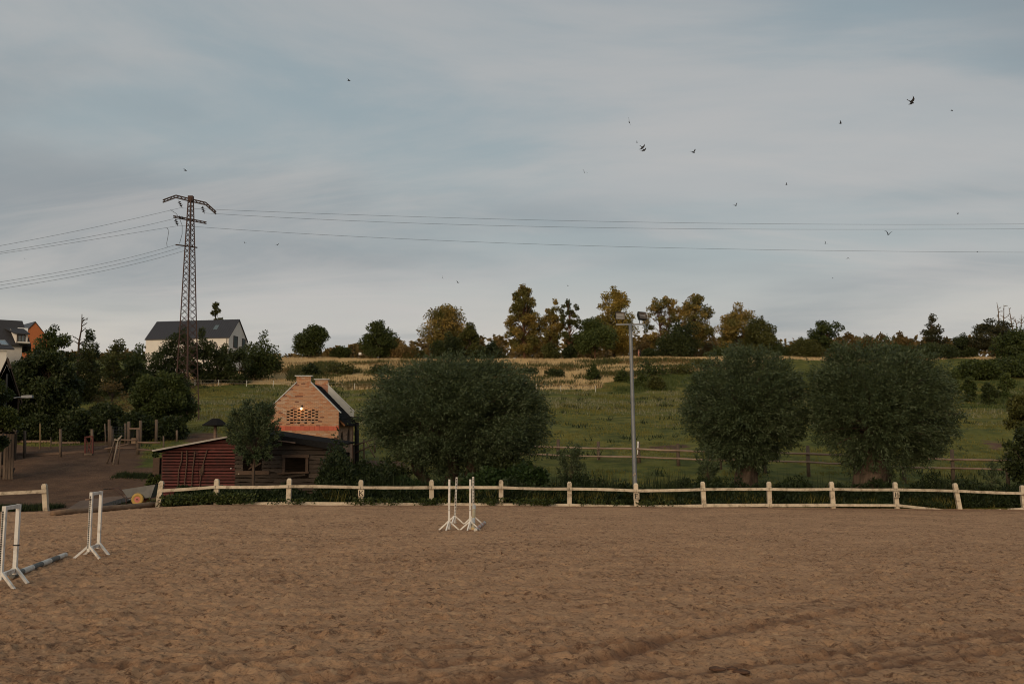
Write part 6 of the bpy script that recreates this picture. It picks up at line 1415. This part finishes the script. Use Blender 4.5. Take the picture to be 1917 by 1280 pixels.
def houses():
    Y = 170.; B = at(428, 632, Y); C = at(463, 632, 177.); v = C[:2] - B[:2]; Wd = float(np.hypot(*v)); v = v / Wd; u = (-v[1], v[0])
    ze = B[2]; ap = at(451, 599.5, 173.5); z0 = G(B[0], Y)
    t, Bp, u_, v_ = gable_house('long_white_house', 'long white house with dark standing-seam roof on the left of the crest', B, u, 15.6, Wd, z0, ze, ap[2], HOUSE_WHITE, ROOF_SEAM, 34, .12)
    n = -u_
    for f, wd, h_, zr_ in ((.36, 1.5, 2.0, 639.5), (.80, 1.2, 1.9, 640)):
        z = at(440, zr_, 172)[2]; house_window(t, Bp + v_ * Wd * f + np.array([0, 0, z]), v_, n, wd, h_, mull=False)
    m = MB(); a = Bp + u_ * 3.4 + v_ * 1.5; zz = ze + (ap[2] - ze) * 1.5 / (Wd / 2) + .2; sl = (ap[2] - ze) / (Wd / 2)
    q = a + np.array([0, 0, zz]); d = v_ * .9 + np.array([0, 0, .9 * sl]); m.beam(tuple(q), tuple(q + d), .8, .08); m.build('skylight', GLASS, t)
    q = MB(); pa = Bp - v_ * .06 + u_ * .3; q.tube([(pa[0], pa[1], ze - .1), (pa[0], pa[1], z0 - .5)], .06, 6); q.build('downpipe', DKFRAME, t)
    # the two houses at the left edge stand turned towards the arena
    def frame(px, row, Y):
        o = at(px, row, Y); v_ = np.array([o[0], o[1], 0.]); v_ /= np.linalg.norm(v_); u_ = np.array([-v_[1], v_[0], 0.])     # u: to the left along the front, v: into the depth
        k = mpp(Y) / math.cos(math.atan2(abs(o[0]), Y)) ** 0 * math.cos(math.atan2(abs(o[0]), Y))
        return o, u_, v_, k
    FX = [(3, 2, 1, 0), (4, 5, 6, 7), (0, 1, 5, 4), (1, 2, 6, 5), (2, 3, 7, 6), (3, 0, 4, 7)]
    def slab(nm, q, th, m_, par): m = MB(); q = [tuple(p) for p in q]; m.add(q + [(x, y, z + th) for x, y, z in q], FX); return m.build(nm, m_, par)
    Y = 122.; O, u, v, k = frame(57, 640, Y); z = lambda row: at(40, row, Y)[2]; X_ = lambda px: (57 - px) * k
    z0 = G(O[0], Y) - 1; O = np.array([O[0], O[1], 0.])
    t = thing('dark_roofed_house', 'white house under a big dark tiled roof with dormer at the left edge', 'house', (O[0], Y, z0))
    Pt = lambda a, b, zz: O + u * a + v * b + np.array([0, 0, zz])
    Lx = X_(-90); zr = z(598.5) + .2; ze = z(648); dr = 4.4
    m = MB(); m.add([tuple(Pt(a, b, c_)) for c_ in (z0, ze + .2) for a, b in ((.9, .5), (Lx, .5), (Lx, 8.3), (.9, 8.3))], FX); m.build('wall', HOUSE_WHITE, t)
    slab('roof', [Pt(-.1, 0, ze), Pt(Lx, 0, ze), Pt(Lx, dr, zr), Pt(X_(39), dr, zr)], .16, ROOF_TILE, t)
    slab('roof', [Pt(-.1, 8.8, ze), Pt(Lx, 8.8, ze), Pt(Lx, dr, zr), Pt(X_(39), dr, zr)], .16, ROOF_TILE, t)
    m = MB(); m.add([tuple(Pt(*p)) for p in ((-.1, 0, ze), (-.1, 8.8, ze), (X_(39), dr, zr + .1), (.2, 0.2, ze), (.2, 8.6, ze), (X_(39) + .3, dr, zr))], [(0, 1, 2), (5, 4, 3), (0, 3, 4, 1), (1, 4, 5, 2), (2, 5, 3, 0)]); m.build('hip', ROOF_TILE, t)
    a, b = X_(31), X_(51); zb, zt = z(643), z(627)
    m = MB(); m.add([tuple(Pt(*p)) for p in ((a, -.1, zb), (b, -.1, zb), (b, 3, zb), (a, 3, zb), (a, -.1, zt), (b, -.1, zt), (b, 3, zt + 1.2), (a, 3, zt + 1.2))], FX); dm = m.build('dormer', HOUSE_WHITE, t)
    slab('dormer_roof', [Pt(a + .25, -.5, zt - .02), Pt(b - .25, -.5, zt - .02), Pt(b + .5, 2.6, z(613)), Pt(a + 1.5, 2.6, z(613))], .12, ROOF_TILE, dm)
    m = MB(); m.add([tuple(Pt(*p)) for p in ((a + .02, -.15, zt), (a + .02, -.15, zb), (X_(17.5), 1.6, z(615)), (a + .1, -.0, zt), (a + .1, .0, zb), (X_(17.5) + .05, 1.75, z(615)))], [(0, 1, 2), (5, 4, 3), (0, 3, 4, 1), (1, 4, 5, 2), (2, 5, 3, 0)]); m.build('dormer_cheek', HOUSE_WHITE, dm)
    house_window(t, Pt((a + b) / 2 + .1, -.1, (zb + zt) / 2), tuple(u), tuple(-v), .8, .95, nm='dormer_window')
    bz = z(644.5); slab('balcony', [Pt(a - .1, -1.3, bz), Pt(b - .3, -1.3, bz), Pt(b - .3, -.1, bz), Pt(a - .1, -.1, bz)], .14, HOUSE_WHITE, t)
    for i in range(8): q = MB(); xx = a - .2 + (b - a) * i / 7; q.beam(tuple(Pt(xx, -1.2, bz + .1)), tuple(Pt(xx, -1.2, bz + .8)), .03, .03); q.build('baluster', DKFRAME, t)
    q = MB(); q.beam(tuple(Pt(a, -1.2, bz + .82)), tuple(Pt(b - .2, -1.2, bz + .82)), .05, .05); q.build('handrail', DKFRAME, t)
    Y2 = 115.; O2, u2, v2, k2 = frame(27, 653, Y2); O2[2] = 0; z = lambda row: at(20, row, Y2)[2]; X2 = lambda px: (27 - px) * k2; P2 = lambda a_, b_, zz: O2 + u2 * a_ + v2 * b_ + np.array([0, 0, zz])
    zz0 = G(O2[0], Y2) - 1; t2 = thing('white_wing_house', 'white walled house wing with solar panel on its dark roof at the left edge', 'house', (O2[0], Y2, zz0))
    m = MB(); m.add([tuple(P2(a_, b_, c_)) for c_ in (zz0, z(656)) for a_, b_ in ((X2(13), .4), (X2(-90), .4), (X2(-90), 5), (X2(13), 5))], FX); m.build('wall', HOUSE_WHITE, t2)
    zt = z(655); zr = z(631); ro = slab('roof', [P2(0, 0, zt), P2(X2(-90), 0, zt), P2(X2(-90), 4.6, zr), P2(X2(9), 4.6, zr)], .14, ROOF_TILE, t2)
    sl = (zr - zt) / 4.6; q = [P2(p, d_, zt + d_ * sl + .17) for p, d_ in ((X2(15), 1.5), (X2(2), 1.5), (X2(-6), 4.0), (X2(7), 4.0))]; sp = slab('solar_panel', q, .05, GLASS, t2)
    m = MB()
    for i in range(4): m.beam(tuple(q[i] + np.array([0, 0, .06])), tuple(q[(i + 1) % 4] + np.array([0, 0, .06])), .07, .05)
    m.build('panel_frame', METAL_EDGE, sp)
    Y = 172.; O3, u3, v3, k3 = frame(64, 640, Y); O3[2] = 0; P3 = lambda px, b_, zz: O3 + u3 * ((64 - px) * k3) + v3 * b_ + np.array([0, 0, zz]); z = lambda row: at(64, row, Y)[2]
    z0 = G(O3[0], Y) - 2; t = thing('orange_house', 'house with bright orange clad gable and grey roof near the left edge', 'house', (O3[0], Y, z0))
    m = MB(); A_ = [P3(30, 0, z0), P3(92, 0, z0), P3(92, 0, z(635)), P3(64, 0, z(603.5)), P3(30, 0, z(641))]; nA = len(A_); bk = [p + v3 * 9 + u3 * 3.2 for p in A_]; m.add([tuple(p) for p in A_ + bk], [tuple(range(nA)), tuple(range(nA, 2 * nA))[::-1]] + [(i, (i + 1) % nA, nA + (i + 1) % nA, nA + i) for i in range(nA)]); m.build('wall', ORANGE_WALL, t)
    for pe, re_ in ((29, 642), (93, 636)):
        q = [P3(pe, -.15, z(re_)), P3(64, -.15, z(603.2)), P3(64, 9.2, z(603.2)) + u3 * 3.25, P3(pe, 9.2, z(re_)) + u3 * 3.25]; slab('roof', q, .16, ROOF_SEAM, t)
houses()
# small far things
m0 = thing('sign_box', 'small white box on a post standing in the dry grass of the crest', 'sign', tuple(at(674, 664, 200.)))
m = MB(); a = at(674, 662, 200.); m.box(a, (.55, .2, .5)); m.build('panel', WHITE_PAINT, m0); m = MB(); m.box((a[0], a[1] + .02, (a[2] + G(a[0], 200) - .2) / 2 - .13), (.08, .08, a[2] - G(a[0], 200) + .2 - .25)); m.build('post', POST_WOOD, m0)
m0 = thing('radio_mast', 'small lattice mast top showing between two golden trees', 'mast', (at(1336, 630, 290.)[0], 290., G(at(1336, 630, 290.)[0], 290.)))
m = MB(); a = at(1336, 627, 290.); zb = G(a[0], 290.)
for dx in (-.35, .35): m.beam((a[0] + dx, 290., zb), (a[0] + dx, 290., a[2]), .12, .12, (0, 1, 0))
for i in range(9): m.beam((a[0] - .35, 290., a[2] - i * .8), (a[0] + .35, 290., a[2] - (i + (i % 2) * .8) * .8), .08, .08)
m.build('frame', METAL_EDGE, m0, kind='stuff')

# ------------------------------------------------------------------ walkers on the crest and birds
def person(label, px, rb, Y, shirt, seed, bend):
    import bmesh
    x = at(px, rb, Y)[0]; z = G(x, Y); t = thing('person', label, 'person', (x, Y, z))
    J = {'pel': (0, 0, .92), 'ch': (.02 + bend * .3, 0, 1.36), 'nk': (.03 + bend * .5, 0, 1.50), 'hd': (.04 + bend * .6, -.02, 1.66), 'hd2': (.045 + bend * .65, -.02, 1.76), 'k1': (.12, -.1, .50), 'f1': (.06, -.05, .08), 't1': (.2, -.05, .04), 'k2': (-.06, .1, .50), 'f2': (-.2, .1, .10), 't2': (-.06, .1, .04), 's1': (.02 + bend * .4, -.2, 1.42), 'e1': (.12 + bend * .4, -.25, 1.14), 'h1': (.30, -.2, 1.02), 's2': (.02 + bend * .4, .2, 1.42), 'e2': (-.08, .25, 1.14), 'h2': (.05, .22, .90)}
    rad = {'pel': .15, 'ch': .16, 'nk': .06, 'hd': .10, 'hd2': .07, 'k1': .07, 'f1': .045, 't1': .04, 'k2': .07, 'f2': .045, 't2': .04, 's1': .07, 'e1': .048, 'h1': .035, 's2': .07, 'e2': .048, 'h2': .035}
    ks = list(J); E = [('pel', 'ch'), ('ch', 'nk'), ('nk', 'hd'), ('hd', 'hd2'), ('pel', 'k1'), ('k1', 'f1'), ('f1', 't1'), ('pel', 'k2'), ('k2', 'f2'), ('f2', 't2'), ('ch', 's1'), ('s1', 'e1'), ('e1', 'h1'), ('ch', 's2'), ('s2', 'e2'), ('e2', 'h2')]
    me = bpy.data.meshes.new('body'); me.from_pydata([J[k_] for k_ in ks], [(ks.index(a), ks.index(b)) for a, b in E], []); o = link('body', me, shirt, t)
    sk = o.modifiers.new('skin', 'SKIN'); o.modifiers.new('sub', 'SUBSURF').render_levels = 1
    for v, k_ in zip(me.skin_vertices[0].data, ks): v.radius = (rad[k_], rad[k_])
    me.skin_vertices[0].data[0].use_root = True
    m = MB(); c = Vector(J['hd2']); m.tube([c + Vector((0, 0, -.02)), c + Vector((0, .0, .05)), c + Vector((0, 0, .10))], [.105, .10, .04], 9); m.build('hair', BLACK_INK, t, world=False, smooth=True)
person('person in pinkish top walking on the crest behind the dry grass', 1195.5, 672, 202.5, mat('pink_top', (.42, .20, .15), rough=.8), 1, .1)
person('person in black jacket walking close behind on the crest', 1199, 672, 203.2, BLACK_INK, 2, .15)
BIRD = mat('dark_feathers', (.014, .012, .012), (.024, .02, .018), 10, rough=.8)
def bird(label, px, row, span_px, roll, yaw, flap, pitch=.2):
    Y = 60 + (px * 7 + row * 13) % 40; span = max(span_px * mpp(Y) * 1.6, .2)
    c = at(px, row, Y); s = span / 2; n = 7; m = MB()
    body = [(0, -.42 * s, 0), (0, -.36 * s, .0), (0, -.2 * s, 0), (0, .1 * s, -.01 * s), (0, .32 * s, 0), (0, .5 * s, .01 * s)]
    m.tube(body, [.015 * s, .075 * s, .10 * s, .10 * s, .055 * s, .02 * s], 7)
    m.add([(-.04 * s, .4 * s, 0), (.04 * s, .4 * s, 0), (.13 * s, .72 * s, .01), (0, .62 * s, .015), (-.13 * s, .72 * s, .01)], [(0, 1, 2, 3), (0, 3, 4)])
    for sg in (-1, 1):
        P = []
        for f, ch, sw, zz in ((.05, .36, 0, 0), (.35, .34, -.10, flap * .34), (.62, .27, -.06, flap * .55), (.85, .16, .08, flap * .62), (1.0, .03, .24, flap * .6)):
            x = sg * f * s * math.cos(flap * .5); z = zz * s
            P += [(x, (sw - ch * .5) * s, z + .012 * s), (x, (sw + ch * .5) * s, z)]
        o = len(m.v); up = P + [(a, b, c_ - .015 * s) for a, b, c_ in P]; k_ = len(P); f = []
        for i in range(0, k_ - 2, 2): f += [(i, i + 1, i + 3, i + 2), (k_ + i, k_ + i + 2, k_ + i + 3, k_ + i + 1), (i, i + 2, k_ + i + 2, k_ + i), (i + 1, k_ + i + 1, k_ + i + 3, i + 3)]
        f += [(k_ - 2, k_ - 1, 2 * k_ - 1, 2 * k_ - 2)]
        m.add(up, f)
    o = m.build('bird', BIRD); o.location = tuple(c); o.rotation_euler = (pitch, roll, yaw); tag(o, label, 'bird', 'small dark birds in the sky')
    return o
SM = 'small dark bird in flight, one of the flock spread over the sky'
for px, row, sp, ro, ya, fl, pi, lb in (
    (1706, 191, 17, -.9, .6, .35, 1.0, 'largest bird, with long slanted wings, high at the right'), (1178, 229, 12, .75, 1.1, .2, 1.2, 'dark bird with steeply banked wings at the top of the middle cluster'),
    (1202.5, 276, 11, -.8, .4, .1, 1.1, 'upper of two birds flying wing to wing in the middle cluster'), (1205, 281, 10, -.6, .5, .1, 1.1, 'lower of two birds flying wing to wing in the middle cluster'), (1192, 267, 5, .3, 1., .9, .6, 'tiny bird just above the pair flying wing to wing'),
    (1298, 285.5, 11, -.5, .6, .8, .4, 'bird with one raised wing right of the middle cluster'), (1094, 323, 8, .5, .3, .8, .3, 'bird with raised wings left below the middle cluster'), (653, 151.5, 9, -.1, 1.3, .5, .3, 'lone bird high above the left middle of the sky'),
    (347, 319.5, 9, 0, 1.4, .4, .2, 'lone bird just above the pylon top'), (1573, 231.5, 8, .2, 1., 1., .4, 'bird with folded wings left of the largest bird'), (1782, 207.5, 7, -.5, 1.2, .3, .4, 'compact dark bird right of the largest bird'), (1472, 346, 6, .5, 1, .8, .5, 'small bird with raised wings high right, above the wires'), (1377, 385, 8, -.5, .4, .9, .4, 'small slanted bird just above the upper wires, right of the lamp pole'), (1793, 400, 5, .4, 1.3, .3, .4, 'tiny bird just above the wires at the far right'),
    (1663, 439, 12, .1, .1, 1.1, .2, 'bird with wings held in a wide V just below the two upper wires'), (1545, 456, 6, .6, .5, 1., .3, 'faint bird between the upper wires and the lowest wire'), (1588, 483, 6, 0, .2, -.5, .4, 'tiny bird with drooped wings below the lowest wire'), (1830, 471.5, 4, 0, 1.2, .2, .3, 'tiny bird perched on the lowest wire at the right'), (458, 455, 5, .4, .9, .7, .4, 'left one of two small birds right of the pylon mast'), (519, 458.5, 6, -.4, .7, .6, .5, 'right one of two small birds right of the pylon mast'),
    (828, 520, 6, 1., .6, .6, .5, 'bird above the gap left of the broad golden tree, left one'), (857, 529, 7, .2, .9, .6, .3, 'bird above the broad golden tree, right one'), (1063, 535, 4, .1, .8, .5, .3, 'tiny bird above the gap right of the tallest golden tree'), (1559, 521, 3, .1, .8, .5, .3, 'faintest tiny bird below the lowest wire at the right'), (46, 484, 4, .2, .8, .5, .3, 'tiny bird between the two sets of wires at the left edge')):
    bird(lb, px, row, sp, ro, ya, fl, pi)

# parts alike need no tell-tale properties left over
for o in bpy.data.objects:
    if '_o' in o: del o['_o']
